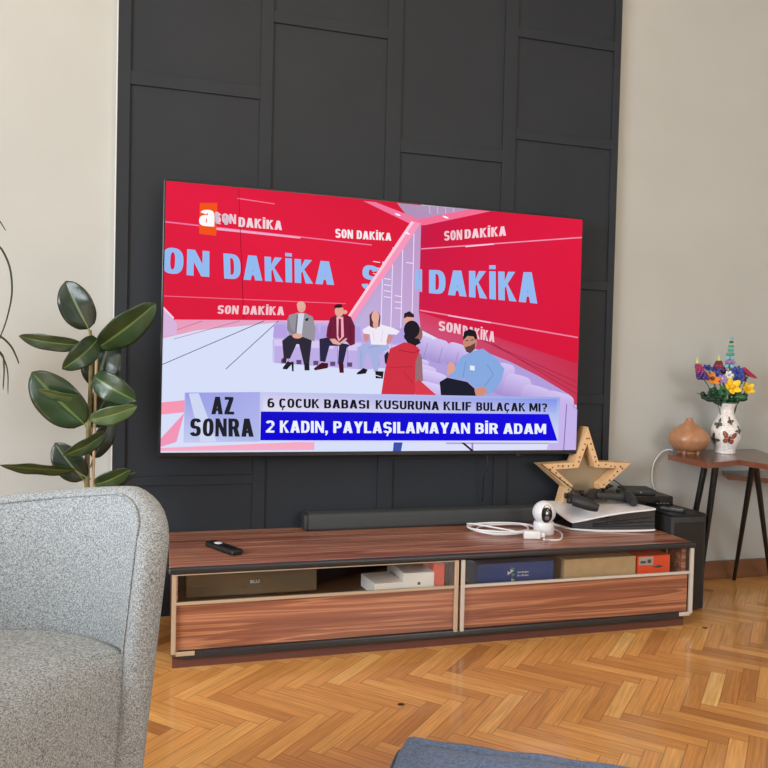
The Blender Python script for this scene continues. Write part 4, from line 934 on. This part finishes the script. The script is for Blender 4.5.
bloom('aster', 'lavender brick blossom right of the tall stem', 733, 370, -.1, .3, 6, .008, .0065, 'pl_lav', 'pl_lav')
t, tip = fl_base('gerbera', 'flat crimson brick flower head tilted at the far right', 749, 373, -.1, 1.4)
bm = nb(); prism(bm, [(-.031,.017),(-.024,.022),(.030,-.014),(.034,-.021),(.0,-.012),(-.026,.004)], -.006, .006, 0, lambda x, z, c: (tip.x+x, tip.y+c, tip.z+z)); obj('petal', bm, 'pl_crimson', t)
bm = nb(); [box(bm, tip.x-.02+.009*k, tip.x-.015+.009*k, tip.y-.008, tip.y-.0055, tip.z+.010-.0058*k, tip.z+.013-.0058*k) for k in range(5)]; obj('stud', bm, 'pl_red', t)
# foliage sprigs
for i, (u, v, y, lb) in enumerate(((697,393,-.11,'dark green brick leaf sprig pointing left'),(703,396,-.14,'dark green brick leaf sprig at lower left front'),(748,395,-.12,'dark green brick leaf sprig pointing right'),(741,397,-.15,'green brick leaf sprig at lower right front'),(718,392,-.15,'green brick leaf sprig below the orange flower'))):
    tip = at(u, v, 1, y); root = vc+Vector((0,0,.188)); t = thing('leaf_sprig', lb, 'leaf sprig', vc+Vector((0,0,.06)))
    d = tip-root; bm = nb(); tube(bm, [(0,0,0),(d.x*.06,0,.10),root-vc-Vector((0,0,.06))+d*.4,tip-vc-Vector((0,0,.06))], .0015, 6); obj('stem', bm, 'pl_green', t)
    for k in range(4):
        bm = nb(); c = root-vc-Vector((0,0,.06))+d*(.2+.2*k)
        an = math.atan2(d.y, d.x)+(.7 if k % 2 else -.7)
        ball(bm, (0,0,0), 1, (.024,.010,.011), 10, 6)
        for vv in bm.verts: vv.co = Matrix.Rotation(an, 3, 'Z') @ vv.co + c + Vector((.006*math.cos(an), .006*math.sin(an), .004*(k%2)))
        obj('leaf', bm, 'pl_dgreen' if k % 2 == 0 or i < 3 else 'pl_green', t, smooth=60)

# ------------------------------------------------------------------ rubber plant
PY = -.30
root = at(90,480,1,PY); root = Vector((root.x, PY, 0))
plant = thing('rubber_plant', 'rubber plant with broad glossy dark leaves behind the armchair', 'plant', root)
bm = nb(); lathe(bm, [(0,0),(.085,0),(.09,.005),(.115,.18),(.12,.19),(.12,.205),(.11,.205),(.105,.18),(0,.18)], 40); obj('pot', bm, 'pot', plant, smooth=40)
bm = nb(); lathe(bm, [(0,.182),(.104,.182),(.104,.186),(.05,.192),(0,.193)], 30); obj('soil', bm, 'soil', plant)
def pl(u, v, dy=0): return at(u, v, 1, PY+dy)-root
bm = nb(); tube(bm, spline([(.0,0,.18), pl(87,484), pl(88,440), pl(90,400), pl(91,365), pl(91.5,345), pl(90,330)], 5), [.008-.004*k/30 for k in range(31)], 10); obj('stem', bm, 'stem', plant, smooth=60)
bm = nb(); tube(bm, [(.02,0,.18), pl(93,484), pl(96.5,356)], .0038, 8); obj('support_stake', bm, 'stake', plant, smooth=60)
def leaf(b_, t_, wpx, mt, dyb=0, dyt=0, roll=0, fold=.25, droop=.06, wl=.5, label=None):
    B = pl(*b_, dyb); T = pl(*t_, dyt); ax = T-B; Ln = ax.length; ax.normalize()
    vw = (CAM-root-B).normalized(); side = ax.cross(vw).normalized(); nrm = side.cross(ax).normalized()
    side, nrm = side*math.cos(roll)+nrm*math.sin(roll), nrm*math.cos(roll)-side*math.sin(roll)
    W = wpx*2.35/760/2/max(.35, abs(math.cos(roll))); bm = nb(); uvl = bm.loops.layers.uv.new('uv'); n_ = 18; m_ = 5; G = []
    for i in range(n_+1):
        s = i/n_; wv = W*(math.sin(PI*min(1, s**.88)))**.52 if 0 < s < 1 else 0
        if s > .93: wv = min(wv, W*(1-s)*6.2)
        c = B+ax*(Ln*s)+nrm*(droop*Ln*4*s*(1-s)); row = []
        for j in range(-m_, m_+1):
            q = j/m_; row.append((bm.verts.new(c+side*(wv*q)+nrm*(fold*wv*abs(q)*(1.2-.5*abs(q))+.012*Ln*math.sin(s*14+q*2)*abs(q))), q, s))
        G.append(row)
    for i in range(n_):
        for j in range(2*m_):
            q = (G[i][j], G[i+1][j], G[i+1][j+1], G[i][j+1])
            f = bm.faces.new([k[0] for k in q])
            for lp, k in zip(f.loops, q): lp[uvl].uv = (k[1], k[2])
    bmesh.ops.remove_doubles(bm, verts=bm.verts, dist=1e-6)
    o = obj('leaf', bm, mt, plant, smooth=70, keep=True); md = o.modifiers.new('thickness', 'SOLIDIFY'); md.thickness = .0012
    if label: o['label'] = label
    # petiole as sub-part
    st = Vector((pl(90.5, max(b_[1]+9, 335)))); bm = nb(); tube(bm, [st, st.lerp(B, .6)+Vector((0,0,-.004)), B+ax*.004], .0026, 6); obj('petiole', bm, 'leafpale', o)
    return o
leaf((96,388),(112,338),34,'leafdark',.03,.04,.3)
leaf((84,345),(19,336),14,'leaf',.02,.06,.4,droop=.08)
leaf((89,329),(66,281),29,'leafdark',0,.0,.25)
leaf((98.5,347),(156,303),27,'leaf',0,-.03,-.35)
leaf((97,339),(62,369),21,'leaf',-.02,-.08,.3,droop=.16)
leaf((94,376),(137,401),24,'leaf',-.02,-.06,-.25,droop=.12)
leaf((92,428),(113,386),23,'leafdark',.03,.05,.35)
leaf((85,424),(32,372),36,'leaf',0,.0,.3)
leaf((82,398),(38,389),8,'leafpale',-.02,-.03,.9,label='rolled pale young leaf')
leaf((90,419),(137,406),16,'leafpale',-.03,-.06,-.4,droop=.1)
leaf((93,458),(112,414),17,'leafdark',.03,.04,-.5)
leaf((106,432),(63,455),13,'leaf',-.05,-.08,.5,droop=.12)
leaf((84,480),(55,443),25,'leafdark',0,.0,.3)
leaf((76,470),(0,465),9,'leaf',-.03,-.10,.8,droop=.02)
leaf((95,484),(130,469),16,'leaf',-.03,-.06,-.5,droop=.1)
leaf((96,486),(136,471),12,'leafdark',.02,.0,-.4,droop=.08)

# thin leaved plant at the left edge
dy = -.45; r0 = at(-62,340,1,dy)
dp = thing('dragon_tree', 'spindly plant with thin arching dark leaves at the left edge', 'plant', (r0.x, dy, 0))
bm = nb(); lathe(bm, [(0,0),(.09,0),(.12,.22),(.125,.24),(.115,.24),(.11,.21),(0,.21)], 36); obj('pot', bm, 'potwhite', dp, smooth=40)
bm = nb(); tube(bm, spline([(0,0,.2),(.01,0,.5),(-.005,0,.8),(0,0,r0.z)], 5), .011, 10); obj('trunk', bm, 'stem', dp, smooth=60)
def thin(pts, w_=.006):
    P = spline(pts, 6); bm = nb(); n_ = len(P); rr = [w_*(.5+.5*math.sin(PI*(i/n_)**.6)) if i < n_-1 else .0005 for i in range(n_)]
    tube(bm, P, rr, 6); 
    obj('leaf', bm, 'thinleaf', dp, smooth=60)
def dl(u, v): return at(u, v, 1, dy)-Vector((r0.x, dy, 0))
thin([dl(-62,330), dl(-30,262), dl(-6,244), dl(8,262), dl(12,290), dl(7,318), dl(-2,343)], .0028)
thin([dl(-62,335), dl(-30,322), dl(-2,335), dl(10,345), dl(16,356), dl(19,364)], .003)
thin([dl(-62,338), dl(-25,335), dl(0,352), dl(4,366), dl(3,390)], .0026); thin([dl(-62,338), dl(-30,330), dl(-3,350), dl(7,368), dl(8,394)], .0022)
thin([dl(-62,325), dl(-40,230), dl(-14,208), dl(-2,219), dl(6,231)], .0024)
rg_ = random.Random(9)
for k in range(34):
    an = rg_.uniform(1.7, 4.9) if k % 4 else rg_.uniform(0, 2*PI); L_ = rg_.uniform(.18,.34) if math.cos(an) < .2 else rg_.uniform(.08,.13); up = rg_.uniform(.3,1.2)
    b0 = Vector((0,0,r0.z-.03+rg_.uniform(-.05,.03))); d = Vector((math.cos(an), math.sin(an), 0))
    if b0.y+d.y*L_ > .44: L_ = .3
    thin([b0, b0+d*L_*.4+Vector((0,0,L_*.35*up)), b0+d*L_*.8+Vector((0,0,L_*.2*up)), b0+d*L_+Vector((0,0,-L_*.35))], .005)

# ------------------------------------------------------------------ armchair
ch = thing('armchair', 'rounded armchair in heather grey woven fabric at the left', 'armchair', (-.368,-1.38,0))
CH = Vector((-.38,-1.38,0)); 
path = spline([(-.026,-1.385,0),(-.048,-1.325,0),(-.120,-1.250,0),(-.235,-1.205,0),(-.38,-1.19,0),(-.54,-1.235,0),(-.66,-1.35,0),(-.715,-1.51,0),(-.705,-1.66,0),(-.64,-1.80,0)], 10)
# arc length
S = [0]
for a_, b_ in zip(path, path[1:]): S.append(S[-1]+(b_-a_).length)
tot = S[-1]; T2 = .023; RR = .11
def htop(s): 
    e_ = min(s, tot-s); h = .632-.036*max(0, min(1, (s-.10)/.30)) if s < tot*.5 else .594+.028*max(0,(s-tot*.5)/(tot*.5))
    if e_ < RR: h -= RR-math.sqrt(max(0, RR*RR-(RR-e_)**2))
    return h
bm = nb(); rings = []; inner_edge = []; inner_top = []
rb = .019
params = []
for i, s in enumerate(S): params.append((path[i], s, i))
# bevelled ends: extra rings
ss = [RR*(1-math.cos(PI/2*k/12)) for k in range(12)]
ss = ss+[RR+(tot-2*RR)*k/60 for k in range(61)]+[tot-q for q in ss[::-1]]
fine = []
for q in ss:
    i = max(k for k in range(len(S)-1) if S[k] <= q+1e-9); fine.append(path[i].lerp(path[i+1], min(1, (q-S[i])/(S[i+1]-S[i]))))
path = fine
sect = []
for i, (c, s) in enumerate(zip(path, ss)):
    tdir = (path[min(i+1, len(path)-1)]-path[max(i-1, 0)]).normalized(); nrm = Vector((tdir.y, -tdir.x, 0))   # points to outside (right/up side)
    sect.append((c, tdir, nrm, s))
def ringpts(c, nrm, h, half, rt):
    pts = []; z0 = .05
    def P(off, z): return c+nrm*(off+.10*(z-.50))+Vector((0,0,z))
    for z in [z0+(h-rt-z0)*k/8 for k in range(9)]: pts.append(P(-half, z))
    for k in range(1, 7): an = PI-k*PI/2/6; pts.append(P(-half+rt+rt*math.cos(an), h-rt+rt*math.sin(an)))
    for k in range(0, 7): an = PI/2-k*PI/2/6; pts.append(P(half-rt+rt*math.cos(an), h-rt+rt*math.sin(an)))
    for z in [z0+(h-rt-z0)*k/8 for k in range(7, -1, -1)]: pts.append(P(half, z))
    return pts
# which side is outside? centre of chair is CH
c0, t0, n0, _ = sect[20]
sgn = 1 if (c0-CH).dot(n0) > 0 else -1
allr = []
def thick(q):
    e_ = min(q, tot-q); return T2 if e_ >= rb else T2-rb*.9*(1-math.sqrt(max(0, 1-(1-e_/rb)**2)))
for i, (c, td, nr, s) in enumerate(sect): allr.append(ringpts(c, nr*sgn, htop(s), thick(s), min(rb, thick(s)-.0012)))
V = [[bm.verts.new(p-CH) for p in rg] for rg in allr]
for a_, b_ in zip(V, V[1:]):
    for j in range(len(a_)-1): bm.faces.new((a_[j], a_[j+1], b_[j+1], b_[j]))
    bm.faces.new((a_[-1], a_[0], b_[0], b_[-1]))
bm.faces.new(V[0]); bm.faces.new(V[-1][::-1])
obj('curved_back', bm, 'chair', ch, smooth=60)
# piping seam
sp_ = []; kb = next(k for k, q in enumerate(ss) if q >= rb)
end = allr[kb]
for j in range(1, 10): sp_.append(end[j]-sect[kb][2]*sgn*.0015)
for i in range(kb+1, len(sect)-kb): sp_.append(allr[i][10]+Vector((0,0,.001))-sect[i][2]*sgn*.0012)
sp_ = [p-CH for p in sp_]
bm = nb(); tube(bm, sp_, .0024, 6); obj('piping', bm, 'chair', ch, smooth=60)
# seat
inner = [c-nr*sgn*(T2+.004) for c, td, nr, s in sect[8:-8:2]]
a_, b_ = sect[0][0], sect[-1][0]
inn0 = sect[0][0]+sect[0][1]*.022-sect[0][2]*sgn*(T2+.001); inn1 = sect[-1][0]-sect[-1][2]*sgn*(T2+.014)
front = []
fd = (inn0-inn1).normalized(); fn = Vector((fd.y, -fd.x, 0)); fn = fn if fn.dot(CAM-CH) > 0 or True else -fn
if fn.dot(Vector((.6,-.8,0))) < 0: fn = -fn
for k in range(1, 20):
    u = k/20; front.append(inn1.lerp(inn0, u)+fn*(.030*math.sin(PI*u)**1.0))
outline = [inn0]+inner+[inn1]+front
cen = sum(outline, Vector())/len(outline)
bm = nb(); rings = []
for ins0, z in ((0,.06),(0,.2),(-.003,.3),(0,.340),(.006,.368),(.02,.388),(.045,.400),(.09,.406),(.16,.410)):
    rg = []
    nside = 2+len(inner)
    for pi_, p in enumerate(outline):
        d = cen-p; l_ = d.length; ins = ins0 if pi_ >= nside else ins0*.15; q = p+d/l_*min(ins, l_*.9); rg.append(bm.verts.new(Vector((q.x, q.y, z))-CH))
    rings.append(rg)
for r1_, r2_ in zip(rings, rings[1:]):
    for j in range(len(r1_)): k = (j+1) % len(r1_); bm.faces.new((r1_[j], r1_[k], r2_[k], r2_[j]))
bm.faces.new(rings[-1]); bm.faces.new(rings[0][::-1])
obj('seat', bm, 'chair', ch, smooth=60)
for x, y in ((-.08,-1.33),(-.63,-1.72),(-.62,-1.35),(-.30,-1.24)):
    bm = nb(); lathe(bm, [(0,0),(.014,0),(.02,.055),(0,.055)], 16, 0, x-CH.x, y-CH.y); obj('leg', bm, 'blackmetal', ch, smooth=40)

# ------------------------------------------------------------------ blue floor cushion
k0 = at(402,739,2,.078); ux = (at(604,767,2,.078)-k0); ux.z = 0; ux.normalize(); uy = Vector((ux.y, -ux.x, 0))
t = thing('floor_cushion', 'blue quilted floor cushion with piped edge at the bottom', 'cushion', (k0.x, k0.y, 0), math.atan2(ux.y, ux.x))
CW, CD, CHh = .72, .5, .100
bm = nb(); n_ = 48; m_ = 38; G = []
for i in range(n_+1):
    row = []
    for j in range(m_+1):
        x, y = i/n_, j/m_; ex = min(x, 1-x)*CW; ey = min(y, 1-y)*CD; e_ = min(ex, ey)
        z = CHh*.86+.018*min(1, e_/.09)**.5*1.2
        z -= .012*math.exp(-((e_-.050)/.008)**2)          # stitched channel
        for bxx in (.25,.5,.75):
            for byy in (.28,.72): z -= .016*math.exp(-(((x-bxx)*CW)**2+((y-byy)*CD)**2)/.0009)
        z += .002*math.sin(x*17+y*9)*math.sin(y*15)
        if e_ < .05: z += .0016*math.sin(x*34+y*26)
        z -= .022*(1-min(1, e_/.022))**2
        rc = .03; cxr, cyr = max(0, rc-ex), max(0, rc-ey); 
        X = x*CW+(1 if x < .5 else -1)*(cxr*cyr/rc*.45); Y = -(y*CD+(1 if y < .5 else -1)*(cxr*cyr/rc*.45))
        row.append(bm.verts.new((X, Y, z)))
    G.append(row)
for i in range(n_):
    for j in range(m_): bm.faces.new((G[i][j],G[i+1][j],G[i+1][j+1],G[i][j+1]))
per = [G[i][0] for i in range(n_+1)]+[G[n_][j] for j in range(1, m_+1)]+[G[i][m_] for i in range(n_-1, -1, -1)]+[G[0][j] for j in range(m_-1, 0, -1)]
prev = per
for k, (o_, z) in enumerate(((.008,.058),(.011,.038),(.006,.014),(-.01,0))):
    cur = []
    for v in per:
        d = Vector((v.co.x-CW/2, v.co.y+CD/2, 0)); d = Vector((d.x/(CW/2), d.y/(CD/2), 0)); 
        d = Vector((math.copysign(max(0, (abs(d.x)-.9)*10), d.x), math.copysign(max(0, (abs(d.y)-.9)*10), d.y), 0)); d = d.normalized() if d.length > 0 else d
        cur.append(bm.verts.new((v.co.x+d.x*o_, v.co.y+d.y*o_, z)))
    for a_ in range(len(per)): b_ = (a_+1) % len(per); bm.faces.new((prev[a_], prev[b_], cur[b_], cur[a_]))
    prev = cur
bm.faces.new(prev)
pipe = [v.co.copy()+Vector((0,0,0)) for v in per]
obj('padded_body', bm, 'denim', t, smooth=70)
bm = nb(); tube(bm, pipe+[pipe[0]], .0042, 6); obj('piping', bm, 'denimpipe', t, smooth=60)
bm = nb()
for bxx in (.25,.5,.75):
    for byy in (.28,.72): ball(bm, (bxx*CW, -byy*CD, .088), .008, (1,1,.4), 10, 6)
obj('tuft_button', bm, 'denimpipe', t, smooth=60)

# knots in the parquet
for i, (u, v) in enumerate(((401,704.5),(705,628))):
    q = at(u, v, 2, 0); bm = nb(); res = bmesh.ops.create_circle(bm, cap_ends=True, segments=14, radius=.009)
    for vv in res['verts']: vv.co = Vector((q.x+vv.co.x*1.0, q.y+vv.co.y*.8, .0006))
    struct('trim_%d' % (3+i), bm, 'hole')

# ------------------------------------------------------------------ light
w = bpy.data.worlds.new('sky'); sc.world = w; w.use_nodes = True
w.node_tree.nodes['Background'].inputs[0].default_value = (.62,.78,1,1); w.node_tree.nodes['Background'].inputs[1].default_value = 1.0
def area(name, loc, target, sx, sy, energy, rgb):
    l_ = bpy.data.lights.new(name, 'AREA'); l_.shape = 'RECTANGLE'; l_.size = sx; l_.size_y = sy; l_.energy = energy; l_.color = rgb
    o = bpy.data.objects.new(name, l_); C.objects.link(o); o.location = loc
    o.rotation_euler = (Vector(target)-Vector(loc)).to_track_quat('-Z', 'Y').to_euler(); return o
area('window_daylight', (X0+.02, (WY0+WY1)/2, (WZ0+WZ1)/2), (0, (WY0+WY1)/2+.9, (WZ0+WZ1)/2-.6), 2.2, 1.6, 180, (.88,.95,1.0))
area('rear_daylight_fill', (1.9, Y0+.05, 1.35), (1.7, 0, .9), 2.2, 1.9, 64, (.95,.98,1.0))  # added daylight fill from behind the camera; the wall there has no opening
l_ = bpy.data.lights.new('warm_bounce_fill', 'POINT'); l_.energy = 16; l_.color = (1,.78,.48); l_.shadow_soft_size = .25  # added warm fill standing in for light bounced off floor and ceiling
o = bpy.data.objects.new('warm_bounce_fill', l_); C.objects.link(o); o.location = (.6,-1.7,2.45)

GROUPS = {'white_box': 'white cartons in the left bay', 'orange_box': 'orange boxes in the cabinet', 'remote_control': 'remote controls', 'game_controller': 'game controllers on the console',
          'side_table': 'nesting side tables', 'lupin': 'brick flowers in the vase', 'delphinium': 'brick flowers in the vase', 'cornflower': 'brick flowers in the vase', 'poppy': 'brick flowers in the vase',
          'tulip': 'brick flowers in the vase', 'aster': 'brick flowers in the vase', 'daisy': 'brick flowers in the vase', 'gerbera': 'brick flowers in the vase', 'fern_tuft': 'green sprigs in the vase', 'leaf_sprig': 'green sprigs in the vase'}
for o in bpy.data.objects:
    if o.parent is None and o.name.split('.')[0] in GROUPS: o['group'] = GROUPS[o.name.split('.')[0]]
